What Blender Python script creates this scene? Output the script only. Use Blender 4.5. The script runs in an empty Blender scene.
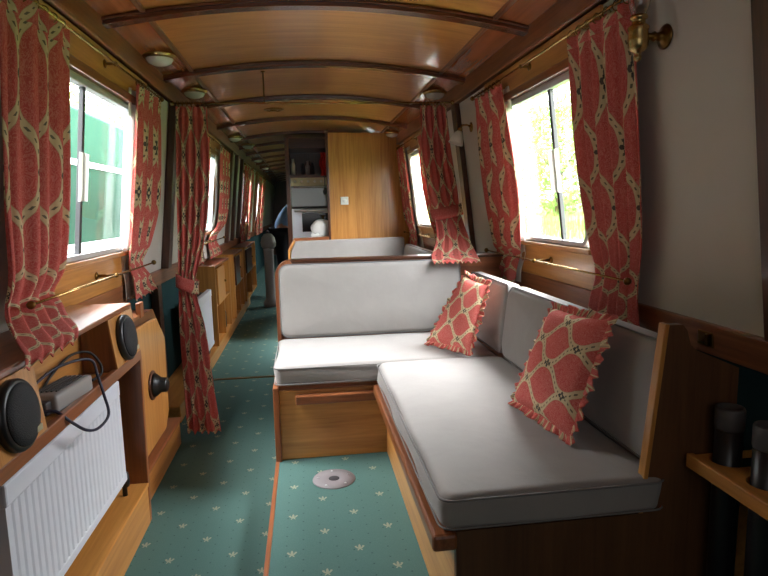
import bpy, bmesh, math, random
from mathutils import Vector, Matrix
PI = math.pi
random.seed(7)
SC = bpy.context.scene
COL = SC.collection

# ------------------------------------------------------------------ camera
YAW, PITCH, ROLL, FPX = .1332, .1379, -.0216, 574.6
fw = Vector((math.sin(YAW)*math.cos(PITCH), math.cos(YAW)*math.cos(PITCH), -math.sin(PITCH)))
rx = Vector((math.cos(YAW), -math.sin(YAW), 0)); ux = rx.cross(fw)
rr = rx*math.cos(ROLL)+ux*math.sin(ROLL); uu = -rx*math.sin(ROLL)+ux*math.cos(ROLL)
cam_d = bpy.data.cameras.new('camera'); cam = bpy.data.objects.new('camera', cam_d); COL.objects.link(cam)
cam_d.sensor_width = 36; cam_d.lens = FPX/768*36; cam_d.clip_start = .02; cam_d.clip_end = 300
m = Matrix((rr, uu, -fw)).transposed().to_4x4(); m.translation = (0, 0, 1.2)
cam.matrix_world = m
SC.camera = cam

# ------------------------------------------------------------------ world, light, exposure
SC.view_settings.view_transform = 'Standard'; SC.view_settings.look = 'None'
SC.view_settings.gamma = 1; SC.view_settings.use_curve_mapping = False
SC.view_settings.exposure = 2.35
W = bpy.data.worlds.new('overcast_sky'); SC.world = W; W.use_nodes = True
wn = W.node_tree.nodes; wl = W.node_tree.links
bg = wn['Background']; bg.inputs[1].default_value = 5.6
tc = wn.new('ShaderNodeTexCoord'); sx = wn.new('ShaderNodeSeparateXYZ'); cr = wn.new('ShaderNodeValToRGB')
wl.new(tc.outputs['Generated'], sx.inputs[0]); wl.new(sx.outputs['Z'], cr.inputs[0]); wl.new(cr.outputs[0], bg.inputs[0])
cr.color_ramp.elements[0].position = 0; cr.color_ramp.elements[0].color = (.50, .52, .50, 1)
cr.color_ramp.elements[1].position = .25; cr.color_ramp.elements[1].color = (.90, .95, 1, 1)
def portal(name, loc, rot, sx_, sy_, energy=None):
    d = bpy.data.lights.new(name, 'AREA'); d.shape = 'RECTANGLE'; d.size = sx_; d.size_y = sy_
    if energy is None: d.cycles.is_portal = True
    else: d.energy = energy
    o = bpy.data.objects.new(name, d); COL.objects.link(o); o.location = loc; o.rotation_euler = rot
    return o
for yy in (2.49, 5.1):
    portal('window_daylight', (1.12, yy, 1.36), (0, PI/2, 0), .72, .90)
    portal('window_daylight', (-.89, yy, 1.36), (0, -PI/2, 0), .72, .82)
for yy in (8.3, 10.7):
    portal('window_daylight', (1.14, yy, 1.36), (0, PI/2, 0), .72, .82)  # portals of the unseen windows added on the right of the galley
    portal('window_daylight', (-.92, yy, 1.36), (0, -PI/2, 0), .72, .82)

for sd in (1, -1):
    o = portal('added_outside_fill', (.115+sd*2.4, 3.6, 3.35 if sd > 0 else 3.5), (0, sd*math.radians(56), 0), 1.5, 4.6, 125)  # added fill lamps high outside each side, out of view, brightening the cabin
    o.data.spread = math.radians(120)
portal('added_front_fill', (.1, -.86, 1.40), (PI/2, 0, 0), 1.3, .9, .8)  # added fill lamp behind the camera; the front wall has no opening

# ------------------------------------------------------------------ material helpers
def inp(n, *names):
    for k in names:
        if k in n.inputs: return n.inputs[k]
class NT:
    def __init__(s, name):
        s.m = bpy.data.materials.new(name); s.m.use_nodes = True
        s.n = s.m.node_tree.nodes; s.l = s.m.node_tree.links; s.b = s.n['Principled BSDF']; s.out = s.n['Material Output']
    def set(s, sock, v):
        if isinstance(v, bpy.types.NodeSocket): s.l.new(v, sock)
        else: sock.default_value = v
    def math(s, op, a, b=0, c=0):
        n = s.n.new('ShaderNodeMath'); n.operation = op
        s.set(n.inputs[0], a); s.set(n.inputs[1], b); s.set(n.inputs[2], c); return n.outputs[0]
    def mix(s, f, a, b, mode='MIX'):
        n = s.n.new('ShaderNodeMix'); n.data_type = 'RGBA'; n.blend_type = mode
        s.set(n.inputs[0], f); s.set(n.inputs[6], a); s.set(n.inputs[7], b); return n.outputs[2]
    def noise(s, vec, scale, detail=4, rough=.55, dist=0):
        n = s.n.new('ShaderNodeTexNoise'); s.set(n.inputs['Scale'], scale); n.inputs['Detail'].default_value = detail
        n.inputs['Roughness'].default_value = rough; n.inputs['Distortion'].default_value = dist
        if vec is not None: s.l.new(vec, n.inputs['Vector'])
        return n.outputs[0]
    def coord(s, kind='Object', scale=(1, 1, 1), rot=(0, 0, 0)):
        if kind == 'World':
            src = s.n.new('ShaderNodeNewGeometry').outputs['Position']
        else: src = s.n.new('ShaderNodeTexCoord').outputs[kind]
        mp = s.n.new('ShaderNodeMapping'); s.l.new(src, mp.inputs[0])
        mp.inputs['Scale'].default_value = scale; mp.inputs['Rotation'].default_value = rot
        return mp.outputs[0]
    def ramp(s, f, stops):
        n = s.n.new('ShaderNodeValToRGB'); e = n.color_ramp.elements
        while len(e) < len(stops): e.new(.5)
        for k, (p, c) in enumerate(stops): e[k].position = p; e[k].color = (*c, 1)
        s.l.new(f, n.inputs[0]); return n.outputs[0]
    def bump(s, h, strength=.2, dist=.002):
        n = s.n.new('ShaderNodeBump'); n.inputs['Strength'].default_value = strength; n.inputs['Distance'].default_value = dist
        s.l.new(h, n.inputs['Height']); s.l.new(n.outputs[0], s.b.inputs['Normal'])
    def sep(s, v):
        n = s.n.new('ShaderNodeSeparateXYZ'); s.l.new(v, n.inputs[0]); return n.outputs
    def p(s, **k):
        for a, v in k.items():
            sk = {'color': 'Base Color', 'rough': 'Roughness', 'metal': 'Metallic', 'coat': 'Coat Weight', 'coatr': 'Coat Roughness', 'spec': 'Specular IOR Level', 'sheen': 'Sheen Weight', 'trans': 'Transmission Weight', 'ior': 'IOR'}[a]
            s.set(s.b.inputs[sk], v)
        return s.m

def srgb(r, g, b):
    f = lambda c: (c/255/12.92) if c <= 10 else ((c/255+.055)/1.055)**2.4
    return (f(r), f(g), f(b))
def plain(name, rgb, rough=.5, metal=0, **k):
    t = NT(name); return t.p(color=(*srgb(*rgb), 1), rough=rough, metal=metal, **k)
def wood(name, c1, c2, axis='y', rough=.35, coat=.5, scale=1.0):
    t = NT(name)
    big, sm = 22*scale, 1.1*scale
    sc = {'x': (sm, big, big), 'y': (big, sm, big), 'z': (big, big, sm)}[axis]
    v = t.coord('Object', sc)
    f = t.noise(v, 1.0, 6, .6, 1.2)
    f2 = t.noise(v, 4.0, 3, .6, .3)
    g = t.math('ADD', t.math('MULTIPLY', f, .7), t.math('MULTIPLY', f2, .3))
    col = t.ramp(g, [(.33, srgb(*c2)), (.62, srgb(*c1))])
    t.bump(f2, .08, .001)
    return t.p(color=col, rough=rough, coat=coat, coatr=.12)

OAK = {a: wood('light_oak_'+a, (205, 146, 76), (168, 108, 48), a) for a in 'xyz'}
OAKC = wood('ceiling_oak', (208, 144, 82), (176, 110, 54), 'x', .3, .5, .6)
MAH = {a: wood('mahogany_'+a, (154, 92, 54), (108, 60, 32), a) for a in 'xyz'}
DARK = {a: wood('dark_wood_'+a, (90, 50, 30), (56, 29, 16), a) for a in 'xyz'}
BEAM = wood('beam_wood', (112, 60, 34), (74, 36, 18), 'x', .25, .6)
RED = wood('red_brown_panel', (172, 100, 54), (134, 72, 36), 'y', .25, .6, .6)
WALL = NT('cream_wall_vinyl')
_v = WALL.coord('Object'); _n = WALL.noise(_v, 60, 3); WALL.bump(_n, .15, .002)
WALL = WALL.p(color=WALL.mix(WALL.noise(_v, 3, 3), (*srgb(206, 200, 190), 1), (*srgb(192, 186, 178), 1)), rough=.7)
def fabric(name, c, c2):
    t = NT(name); v = t.coord('Object')
    w = t.noise(v, 420, 2); t.bump(t.math('ADD', t.math('MULTIPLY', w, .12), t.noise(v, 7, 3, .5, .4)), .35, .008)
    return t.p(color=t.mix(t.noise(v, 9, 4), (*srgb(*c), 1), (*srgb(*c2), 1)), rough=.95, sheen=.2, spec=.15)
GREY = fabric('grey_upholstery', (154, 150, 146), (141, 137, 134))
PIPE = plain('grey_piping', (120, 117, 116), .9)
BRASS = plain('brass', (186, 158, 104), .25, 1)
BRASSD = plain('aged_brass', (120, 88, 44), .3, 1)
CHROME = plain('brushed_steel', (190, 192, 195), .3, 1)
ALU = plain('window_aluminium', (196, 198, 202), .4, .2)
BLACK = plain('black_plastic', (18, 18, 20), .4)
GRILLE = NT('black_speaker_cloth'); GRILLE.bump(GRILLE.noise(GRILLE.coord('Object'), 500, 1), .6, .002); GRILLE = GRILLE.p(color=(.012, .012, .014, 1), rough=.75)
WHITE = plain('white_enamel', (214, 218, 226), .35)
WHITEP = plain('white_plastic', (225, 225, 222), .45)
CREAM = plain('cream_enamel', (205, 196, 165), .4)
BADGE = plain('pale_badge', (180, 175, 150), .4, .3)
GREYP = plain('grey_plastic', (150, 146, 142), .45)
GREYD = plain('dark_grey_plastic', (62, 60, 62), .5)
RUBBER = plain('blue_black_cable', (22, 26, 52), .5)
SOCK = plain('grey_socket_plate', (122, 116, 118), .7)
HOLE = plain('dark_hole', (40, 38, 42), .8)
TUBE = plain('black_tube', (26, 24, 26), .35)
COLLAR = plain('grey_collar', (70, 66, 66), .5)
REDC = plain('red_cloth', (176, 28, 24), .85)
SKIN = plain('skin', (196, 146, 120), .6)
SHIRT = plain('blue_shirt', (132, 168, 214), .85)
TROUS = plain('dark_trousers', (24, 26, 36), .9)
HAIR = plain('brown_hair', (52, 36, 26), .8)
OVENG = plain('oven_glass', (20, 20, 22), .08)
MIRR = plain('grey_oven_glass', (126, 130, 128), .12, .3)
BLUEP = plain('pale_lining', (226, 218, 208), .9)
GLASSM = NT('window_glass')
_tr = GLASSM.n.new('ShaderNodeBsdfTransparent'); _gl = GLASSM.n.new('ShaderNodeBsdfGlossy'); _mx = GLASSM.n.new('ShaderNodeMixShader')
_gl.inputs['Roughness'].default_value = .02; _mx.inputs[0].default_value = .06
GLASSM.l.new(_tr.outputs[0], _mx.inputs[1]); GLASSM.l.new(_gl.outputs[0], _mx.inputs[2]); GLASSM.l.new(_mx.outputs[0], GLASSM.out.inputs[0]); GLASSM = GLASSM.m
CLEAR = NT('clear_glass').p(color=(1, 1, 1, 1), rough=.02, trans=1, ior=1.45)
FROST = NT('frosted_glass').p(color=(.9, .9, .88, 1), rough=.35, trans=.5, ior=1.3)

def carpet(name, base, base2, fleurs=True):
    t = NT(name); w = t.coord('World'); x, y, z = t.sep(w)
    col = t.mix(t.noise(w, 260, 2), (*srgb(*base), 1), (*srgb(*base2), 1))
    if fleurs:
        dx, dy = .216, .224
        def cell(ox, oy):
            u = t.math('SUBTRACT', t.math('FLOORED_MODULO', t.math('ADD', x, -ox+dx/2), dx), dx/2)
            v = t.math('SUBTRACT', t.math('FLOORED_MODULO', t.math('ADD', y, -oy+dy/2), dy), dy/2)
            return u, v
        def ell(u, v, cx, cy, a, b, rot=0):
            uu = t.math('SUBTRACT', u, cx); vv = t.math('SUBTRACT', v, cy)
            c, s_ = math.cos(rot), math.sin(rot)
            p_ = t.math('ADD', t.math('MULTIPLY', uu, c/a), t.math('MULTIPLY', vv, s_/a))
            q_ = t.math('ADD', t.math('MULTIPLY', uu, -s_/b), t.math('MULTIPLY', vv, c/b))
            return t.math('LESS_THAN', t.math('ADD', t.math('MULTIPLY', p_, p_), t.math('MULTIPLY', q_, q_)), 1)
        msk = None
        for ox, oy in ((-.083, 1.716), (.025, 1.604+.002)):
            u, v = cell(ox, oy); au = t.math('ABSOLUTE', u)
            for e in (ell(au, v, 0, .004, .0042, .014), ell(au, v, .0095, .002, .0032, .0095, -.7), ell(au, v, .012, .008, .004, .0026),
                      ell(au, v, 0, -.003, .010, .0024), ell(au, v, .005, -.011, .0024, .0055, .5)):
                msk = e if msk is None else t.math('MAXIMUM', msk, e)
        d = .054
        uu = t.math('SUBTRACT', t.math('FLOORED_MODULO', t.math('ADD', x, .02), d), d/2)
        vv = t.math('SUBTRACT', t.math('FLOORED_MODULO', t.math('ADD', y, t.math('MULTIPLY', t.math('FLOOR', t.math('DIVIDE', x, d)), .028)), .056), .028)
        dot = t.math('LESS_THAN', t.math('ADD', t.math('MULTIPLY', uu, uu), t.math('MULTIPLY', vv, vv)), .000009)
        col = t.mix(t.math('MULTIPLY', dot, .55), col, (*srgb(36, 56, 58), 1))
        col = t.mix(t.math('MULTIPLY', msk, .85), col, (*srgb(146, 148, 126), 1))
    t.bump(t.noise(w, 500, 2), .5, .004)
    return t.p(color=col, rough=.98, spec=.1)
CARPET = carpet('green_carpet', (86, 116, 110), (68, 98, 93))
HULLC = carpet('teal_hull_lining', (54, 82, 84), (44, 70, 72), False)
def hull_dots(m_):
    return m_

def patterned(name, scale=1.0, transl=.3, bw=.0185):
    """coral damask with cream ogee bands, dark beads and little crosses at the crossings (uv in metres)"""
    t = NT(name); uv = t.n.new('ShaderNodeTexCoord').outputs['UV']
    u0, v0, _ = t.sep(uv)
    u = t.math('MULTIPLY', u0, 1/scale); v = t.math('MULTIPLY', v0, 1/scale)
    Wd, H = .115, .30; a = Wd*.46
    s_ = t.math('MULTIPLY', t.math('ADD', t.math('SINE', t.math('MULTIPLY', v, 2*PI/H)), t.math('MULTIPLY', t.math('SINE', t.math('MULTIPLY', v, 6*PI/H)), .05)), a/.95)
    def per(q, off):
        return t.math('ABSOLUTE', t.math('SUBTRACT', t.math('FLOORED_MODULO', t.math('ADD', q, off+Wd), 2*Wd), Wd))
    d1 = per(t.math('SUBTRACT', u, s_), 0); d2 = per(t.math('ADD', u, s_), Wd)
    d = t.math('MINIMUM', d1, d2)
    band = t.math('LESS_THAN', d, bw)
    edge = t.math('LESS_THAN', t.math('ABSOLUTE', t.math('SUBTRACT', d, bw-.0007)), .0016)
    bead = t.math('MULTIPLY', t.math('LESS_THAN', d, .0042), t.math('GREATER_THAN', t.math('SINE', t.math('MULTIPLY', v, 2*PI/.0175)), .25))
    # crosses at crossings: two lattices
    cross = None
    for (ou, ov) in ((Wd/2, H/4), (-Wd/2, 3*H/4)):
        cu = t.math('SUBTRACT', t.math('FLOORED_MODULO', t.math('ADD', u, -ou+Wd), 2*Wd), Wd)
        cv = t.math('SUBTRACT', t.math('FLOORED_MODULO', t.math('ADD', v, -ov+H/2), H), H/2)
        au = t.math('ABSOLUTE', cu); av = t.math('ABSOLUTE', cv)
        sm = t.math('ADD', au, av)
        dd = t.math('ABSOLUTE', t.math('SUBTRACT', t.math('MAXIMUM', au, av), .011))
        pet = t.math('MULTIPLY', t.math('LESS_THAN', t.math('ABSOLUTE', t.math('SUBTRACT', sm, .015)), .0075), t.math('LESS_THAN', t.math('MINIMUM', au, av), .0062))
        cross = pet if cross is None else t.math('MAXIMUM', cross, pet)
    cb = t.n.new('ShaderNodeCombineXYZ'); t.l.new(u, cb.inputs[0]); t.l.new(v, cb.inputs[1])
    dm = t.noise(cb.outputs[0], 34, 3, .6, 2.5)
    sw = t.math('GREATER_THAN', t.math('SINE', t.math('MULTIPLY', dm, 40)), .2)
    redc = t.mix(t.math('MULTIPLY', sw, .5), (*srgb(198, 90, 84), 1), (*srgb(224, 152, 140), 1))
    crm = t.mix(t.noise(cb.outputs[0], 120, 2), (*srgb(222, 204, 168), 1), (*srgb(202, 180, 140), 1))
    col = t.mix(band, redc, crm)
    col = t.mix(t.math('MULTIPLY', edge, .35), col, (*srgb(140, 96, 70), 1))
    col = t.mix(t.math('MULTIPLY', bead, .8), col, (*srgb(60, 62, 58), 1))
    col = t.mix(t.math('MULTIPLY', cross, .85), col, (*srgb(34, 44, 58), 1))
    t.p(color=col, rough=.95, spec=.1)
    if transl:
        tr = t.n.new('ShaderNodeBsdfTranslucent'); t.l.new(col, tr.inputs[0])
        mx = t.n.new('ShaderNodeMixShader'); mx.inputs[0].default_value = transl
        t.l.new(t.b.outputs[0], mx.inputs[1]); t.l.new(tr.outputs[0], mx.inputs[2]); t.l.new(mx.outputs[0], t.out.inputs[0])
    return t.m
CLOTH = patterned('coral_curtain_cloth', 1.0, .22)
PCLOTH = patterned('coral_cushion_cloth', .72, 0, .0205)
LINING = NT('white_lining')
_t = LINING.n.new('ShaderNodeBsdfTranslucent'); _t.inputs[0].default_value = (.85, .83, .8, 1)
_m = LINING.n.new('ShaderNodeMixShader'); _m.inputs[0].default_value = .4; LINING.p(color=(.8, .78, .74, 1), rough=.9)
LINING.l.new(LINING.b.outputs[0], _m.inputs[1]); LINING.l.new(_t.outputs[0], _m.inputs[2]); LINING.l.new(_m.outputs[0], LINING.out.inputs[0]); LINING = LINING.m

# ------------------------------------------------------------------ mesh helpers (everything in world metres, origin moved at build)
class MB:
    def __init__(s): s.v = []; s.f = []; s.uv = {}; s.smooth = []
    def add(s, vs, fs, sm=False):
        k = len(s.v); s.v += [tuple(p) for p in vs]
        for f in fs: s.f.append(tuple(i+k for i in f)); s.smooth.append(sm)
        return s
    def hexa(s, p):   # p: 4 bottom (ccw) + 4 top
        return s.add(p, [(3, 2, 1, 0), (4, 5, 6, 7), (0, 1, 5, 4), (1, 2, 6, 5), (2, 3, 7, 6), (3, 0, 4, 7)])
    def box(s, x0, x1, y0, y1, z0, z1):
        return s.hexa([(x0, y0, z0), (x1, y0, z0), (x1, y1, z0), (x0, y1, z0), (x0, y0, z1), (x1, y0, z1), (x1, y1, z1), (x0, y1, z1)])
    def prism(s, poly, off):
        n = len(poly); off = Vector(off); a = [Vector(p) for p in poly]; b = [p+off for p in a]
        return s.add(a+b, [tuple(range(n))[::-1], tuple(range(n, 2*n))]+[(i, (i+1) % n, n+(i+1) % n, n+i) for i in range(n)])
    def tube(s, pts, r, n=10, cap=True):
        pts = [Vector(p) for p in pts]; rs = r if isinstance(r, (list, tuple)) else [r]*len(pts)
        vs = []; prev = None
        for i, p in enumerate(pts):
            d = (pts[min(i+1, len(pts)-1)]-pts[max(i-1, 0)]).normalized()
            a = d.orthogonal().normalized() if prev is None else (prev-d*prev.dot(d)).normalized()
            prev = a; b = d.cross(a)
            for k in range(n):
                t = 2*PI*k/n; vs.append(p+(a*math.cos(t)+b*math.sin(t))*rs[i])
        fs = []
        for i in range(len(pts)-1):
            for k in range(n):
                fs.append((i*n+k, i*n+(k+1) % n, (i+1)*n+(k+1) % n, (i+1)*n+k))
        if cap: fs.append(tuple(range(n))[::-1]); fs.append(tuple((len(pts)-1)*n+k for k in range(n)))
        return s.add(vs, fs, True)
    def lathe(s, prof, base, axis=(0, 0, 1), n=24):   # prof: (r, h)
        ax = Vector(axis).normalized(); a = ax.orthogonal().normalized(); b = ax.cross(a); base = Vector(base)
        vs = []; fs = []
        for r, h in prof:
            for k in range(n):
                t = 2*PI*k/n; vs.append(base+ax*h+(a*math.cos(t)+b*math.sin(t))*max(r, 1e-4))
        for i in range(len(prof)-1):
            for k in range(n): fs.append((i*n+k, i*n+(k+1) % n, (i+1)*n+(k+1) % n, (i+1)*n+k))
        fs.append(tuple(range(n))[::-1]); fs.append(tuple((len(prof)-1)*n+k for k in range(n)))
        return s.add(vs, fs, True)
    def ball(s, c, r, n=12, sc=(1, 1, 1)):
        vs = []; fs = []; m_ = n//2
        for i in range(m_+1):
            ph = PI*i/m_
            for k in range(n):
                t = 2*PI*k/n; vs.append((c[0]+r*sc[0]*max(math.sin(ph), 1e-3)*math.cos(t), c[1]+r*sc[1]*max(math.sin(ph), 1e-3)*math.sin(t), c[2]+r*sc[2]*math.cos(ph)))
        for i in range(m_):
            for k in range(n): fs.append((i*n+k, (i+1)*n+k, (i+1)*n+(k+1) % n, i*n+(k+1) % n))
        return s.add(vs, fs, True)
    def grid(s, fn, nu, nv, uvfn=None, closed=False):
        k0 = len(s.v); vs = [fn(i/nu, j/nv) for j in range(nv+1) for i in range(nu+1)]
        fs = [(j*(nu+1)+i, j*(nu+1)+i+1, (j+1)*(nu+1)+i+1, (j+1)*(nu+1)+i) for j in range(nv) for i in range(nu)]
        if uvfn:
            for j in range(nv+1):
                for i in range(nu+1): s.uv[k0+j*(nu+1)+i] = uvfn(i/nu, j/nv)
        return s.add(vs, fs, True)
    def build(s, name, mat, parent=None, bevel=0, seg=2, solid=0, subsurf=0):
        vs = [Vector(p) for p in s.v]
        lo = Vector([min(p[i] for p in vs) for i in range(3)]); hi = Vector([max(p[i] for p in vs) for i in range(3)])
        org = Vector(((lo.x+hi.x)/2, (lo.y+hi.y)/2, lo.z))
        me = bpy.data.meshes.new(name); me.from_pydata([tuple(p-org) for p in vs], [], s.f); me.validate(clean_customdata=False)
        if len(me.polygons) == len(s.smooth):
            for i, p in enumerate(me.polygons): p.use_smooth = s.smooth[i]
        if s.uv:
            ul = me.uv_layers.new(name='uv')
            for lp in me.loops: ul.data[lp.index].uv = s.uv.get(lp.vertex_index, (0, 0))
        bm = bmesh.new(); bm.from_mesh(me); bmesh.ops.recalc_face_normals(bm, faces=bm.faces); bm.to_mesh(me); bm.free()
        me.materials.append(mat)
        o = bpy.data.objects.new(name, me); COL.objects.link(o)
        if parent:
            o.parent = parent; q = parent; base = Vector()
            while q: base += q.location; q = q.parent
            o.location = org-base
        else: o.location = org
        if bevel:
            b = o.modifiers.new('bevel', 'BEVEL'); b.width = bevel; b.segments = seg; b.limit_method = 'ANGLE'; b.angle_limit = .6
            b.harden_normals = False
            if seg > 2:
                for p in me.polygons: p.use_smooth = True
        if solid:
            b = o.modifiers.new('solid', 'SOLIDIFY'); b.thickness = solid; b.offset = 0
        if subsurf:
            b = o.modifiers.new('sub', 'SUBSURF'); b.levels = subsurf; b.render_levels = subsurf
        return o
def tag(o, label, cat, group=None):
    o['label'] = label; o['category'] = cat
    if group: o['group'] = group
    return o
def thing(name, loc, label, cat, group=None):
    o = bpy.data.objects.new(name, None); COL.objects.link(o); o.location = loc; o.empty_display_size = .1
    return tag(o, label, cat, group)
def struct(name, mb, mat, bevel=0, parent=None, **k):
    o = mb.build(name, mat, parent, bevel, **k)
    if not parent: o['kind'] = 'structure'
    return o
_tn = [0]
def trim(mb, mat, bevel=.004):
    _tn[0] += 1; return struct('trim_%d' % _tn[0], mb, mat, bevel)

# ------------------------------------------------------------------ the cabin shell
CX = .115; YF, YB = -.9, 16.0
def wx(side, z):   # inner wall face above the gunwale
    return (1.12-(z-.85)*.12) if side > 0 else -(.89-(z-.85)*.115)
def WP(side, y, z, o=0): return Vector((wx(side, z)-side*o, y, z))
def wslab(mb, side, y0, y1, z0, z1, o0, o1):
    p = [WP(side, y0, z0, o0), WP(side, y0, z0, o1), WP(side, y1, z0, o1), WP(side, y1, z0, o0),
         WP(side, y0, z1, o0), WP(side, y0, z1, o1), WP(side, y1, z1, o1), WP(side, y1, z1, o0)]
    return mb.hexa(p)
def cz(x): return 2.035-.09*((x-CX)/.86)**2

struct('floor', MB().box(-1.0, 1.22, YF, YB, -.05, 0), CARPET)
f2 = struct('floor_platform', MB().box(-.150, 1.2, YF, 6.0, 0.001, .12), CARPET)
trim(MB().box(-.166, -.150, YF, 2.42, 0.001, .123), MAH['y'], .003)
trim(MB().box(-.70, -.17, 4.13, 4.16, 0, .006), BRASSD, .002)

WY = {1: [(2.10, 2.90), (4.70, 5.48), (7.9, 8.7), (10.3, 11.1)], -1: [(2.10, 2.93), (4.70, 5.48), (7.9, 8.7), (10.3, 11.1)]}  # right side's farthest pair is unseen, added to light the galley
ZW0, ZW1 = 1.03, 1.69
for side, nm in ((1, 'right'), (-1, 'left')):
    mb = MB()
    wslab(mb, side, YF, YB, .78, ZW0, -.022, 0); wslab(mb, side, YF, YB, ZW1, 2.0, -.022, 0)
    yy = YF
    for a, b in WY[side]+[(YB, YB)]:
        if a > yy: wslab(mb, side, yy, a, ZW0, ZW1, -.022, 0)
        yy = b
    struct('wall_'+nm, mb, WALL)
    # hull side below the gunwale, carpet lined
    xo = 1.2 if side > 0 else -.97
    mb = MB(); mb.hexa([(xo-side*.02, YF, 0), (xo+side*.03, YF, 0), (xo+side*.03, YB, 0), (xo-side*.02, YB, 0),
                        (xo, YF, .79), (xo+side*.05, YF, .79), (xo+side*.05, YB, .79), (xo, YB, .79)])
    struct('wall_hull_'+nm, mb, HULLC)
    mb = MB(); wslab(mb, side, YF, YB, .772, .862, -.10, .018); trim(mb, MAH['y'], .006)
    # cornice board under the roof
    mb = MB(); wslab(mb, side, YF, YB, 1.848, 1.96, -.02, .028); wslab(mb, side, YF, YB, 1.848, 1.862, 0, .036); trim(mb, MAH['y'], .004)
struct('wall_front', MB().box(-1.0, 1.25, YF-.05, YF, 0, 2.1), DARK['z'])
struct('wall_back', MB().box(-1.0, 1.25, YB, YB+.05, 0, 2.1), DARK['z'])

# ceiling: pale oak field with red brown side strips
def arch(x0, x1, zoff, th, y0, y1, n=16):
    mb = MB(); lo = []; hi = []
    for i in range(n+1):
        x = x0+(x1-x0)*i/n; lo.append((x, y0, cz(x)+zoff)); hi.append((x, y0, cz(x)+zoff+th))
    return mb.prism(lo+hi[::-1], (0, y1-y0, 0))
struct('ceiling', arch(-.585, .815, 0, .02, YF, YB), OAKC)
struct('ceiling_side', arch(-.80, -.585, -.001, .02, YF, YB, 6), RED); struct('ceiling_side', arch(.815, 1.03, -.001, .02, YF, YB, 6), RED)
for xx in (-.585, .815):
    trim(MB().box(xx-.011, xx+.011, YF, YB, cz(xx)-.012, cz(xx)+.004), MAH['y'], .004)
struct('roof', arch(-1.0, 1.23, .03, .03, YF, YB), DARK['y'])
by = [-.44, .53, 1.50, 2.47, 3.44, 4.41, 5.38]+[6.35+.8*k for k in range(12)]
for y in by:
    a = arch(-.775, 1.005, -.027, .03, y-.03, y+.03, 20); b = arch(-.775, 1.005, -.014, .012, y-.045, y+.045, 20)
    a.add(b.v, b.f); trim(a, BEAM, .004)

# posts at y 3.85 and the near right door post
for side in (1, -1):
    mb = MB(); wslab(mb, side, 3.67, 3.76, .86, 1.85, 0, .035 if side > 0 else .045); trim(mb, DARK['z'], .004)
mb = MB(); mb.box(-.96, -.915, 3.67, 3.76, 0, .86); trim(mb, DARK['z'], .004)
mb = MB(); wslab(mb, 1, .9, 1.225, .862, 1.96, 0, .03); trim(mb, DARK['z'], .004)
# left wall beyond the second window: posts and boards
for y in (6.5, 7.0, 7.55, 9.05, 9.85, 11.6):
    mb = MB(); wslab(mb, -1, y, y+.09, .86, 1.85, 0, .04); trim(mb, DARK['z'] if y < 9 else MAH['z'], .004)
# low timber ledge along the aisle, left side
mb = MB(); mb.box(-.95, -.75, 3.3, 7.6, 0, .10); trim(mb, OAK['y'], .006)

# window surrounds
def rrect(y0, y1, z0, z1, r, n=5):
    pts = []
    for cy, cz_, a0 in ((y1-r, z1-r, 0), (y0+r, z1-r, PI/2), (y0+r, z0+r, PI), (y1-r, z0+r, 1.5*PI)):
        for k in range(n+1):
            a = a0+PI/2*k/n; pts.append((cy+r*math.cos(a), cz_+r*math.sin(a)))
    return pts
def ring(mb, side, o, y0, y1, z0, z1, r, w, d0, d1):
    A = rrect(y0, y1, z0, z1, r); B = rrect(y0+w, y1-w, z0+w, z1-w, max(r-w, .01)); n = len(A)
    vs = [WP(side, y, z, d0) for y, z in A]+[WP(side, y, z, d0) for y, z in B]+[WP(side, y, z, d1) for y, z in A]+[WP(side, y, z, d1) for y, z in B]
    fs = []
    for i in range(n):
        j = (i+1) % n
        fs += [(i, j, n+j, n+i), (2*n+i, 3*n+i, 3*n+j, 2*n+j), (i, 2*n+i, 2*n+j, j), (n+i, n+j, 3*n+j, 3*n+i)]
    return mb.add(vs, fs)
wn_ = 0
for side in (1, -1):
    for wi, (a, b) in enumerate(WY[side]):
        wn_ += 1
        # oak boards around the window
        mb = MB(); p0, p1 = (a-.22, b+.22)
        wslab(mb, side, p0, p1, .862, ZW0-.02, 0, .014); wslab(mb, side, p0, p1, ZW1+.045, 1.848, 0, .014)
        wslab(mb, side, p0, a, ZW0-.02, ZW1+.045, 0, .012); wslab(mb, side, b, p1, ZW0-.02, ZW1+.045, 0, .012)
        trim(mb, OAK['y'], .003)
        mb = MB(); wslab(mb, side, a-.04, b+.04, ZW1+.012, ZW1+.048, 0, .03); trim(mb, MAH['y'], .004)
        mb = MB(); wslab(mb, side, a-.03, b+.03, ZW0-.026, ZW0-.004, -.02, .03); trim(mb, OAK['y'], .004)
        w = bpy.data.objects.new('window_%d' % wn_, None); COL.objects.link(w); w.location = WP(side, (a+b)/2, ZW0, 0); w['kind'] = 'structure'
        mb = MB(); ring(mb, side, 0, a, b, ZW0, ZW1, .060, .020, -.020, .014); mb.build('window_frame', ALU, w, .003)
        yb = a+.245
        mb = MB(); wslab(mb, side, yb-.011, yb+.011, ZW0+.02, ZW1-.02, -.012, .006); wslab(mb, side, yb+.016, yb+.026, ZW0+.02, ZW1-.02, -.018, -.006)
        mb.build('window_bar', GREYD, w, .002)
        mb = MB(); mb.ball(WP(side, yb, ZW0+.045, -.005), .012, 8); mb.build('window_catch', BLACK, w)
        mb = MB(); wslab(mb, side, a+.015, b-.015, ZW0+.015, ZW1-.015, -.018, -.014); mb.build('pane', GLASSM, w)
        mb = MB(); wslab(mb, side, yb-.04, yb+.05, 1.25, 1.43, .007, .010)
        if wi == 0:
            o = mb.build('window_notice', LINING); tag(o, 'white paper label stuck on the bar of the %s saloon window' % ('right' if side > 0 else 'left'), 'label')

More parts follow.
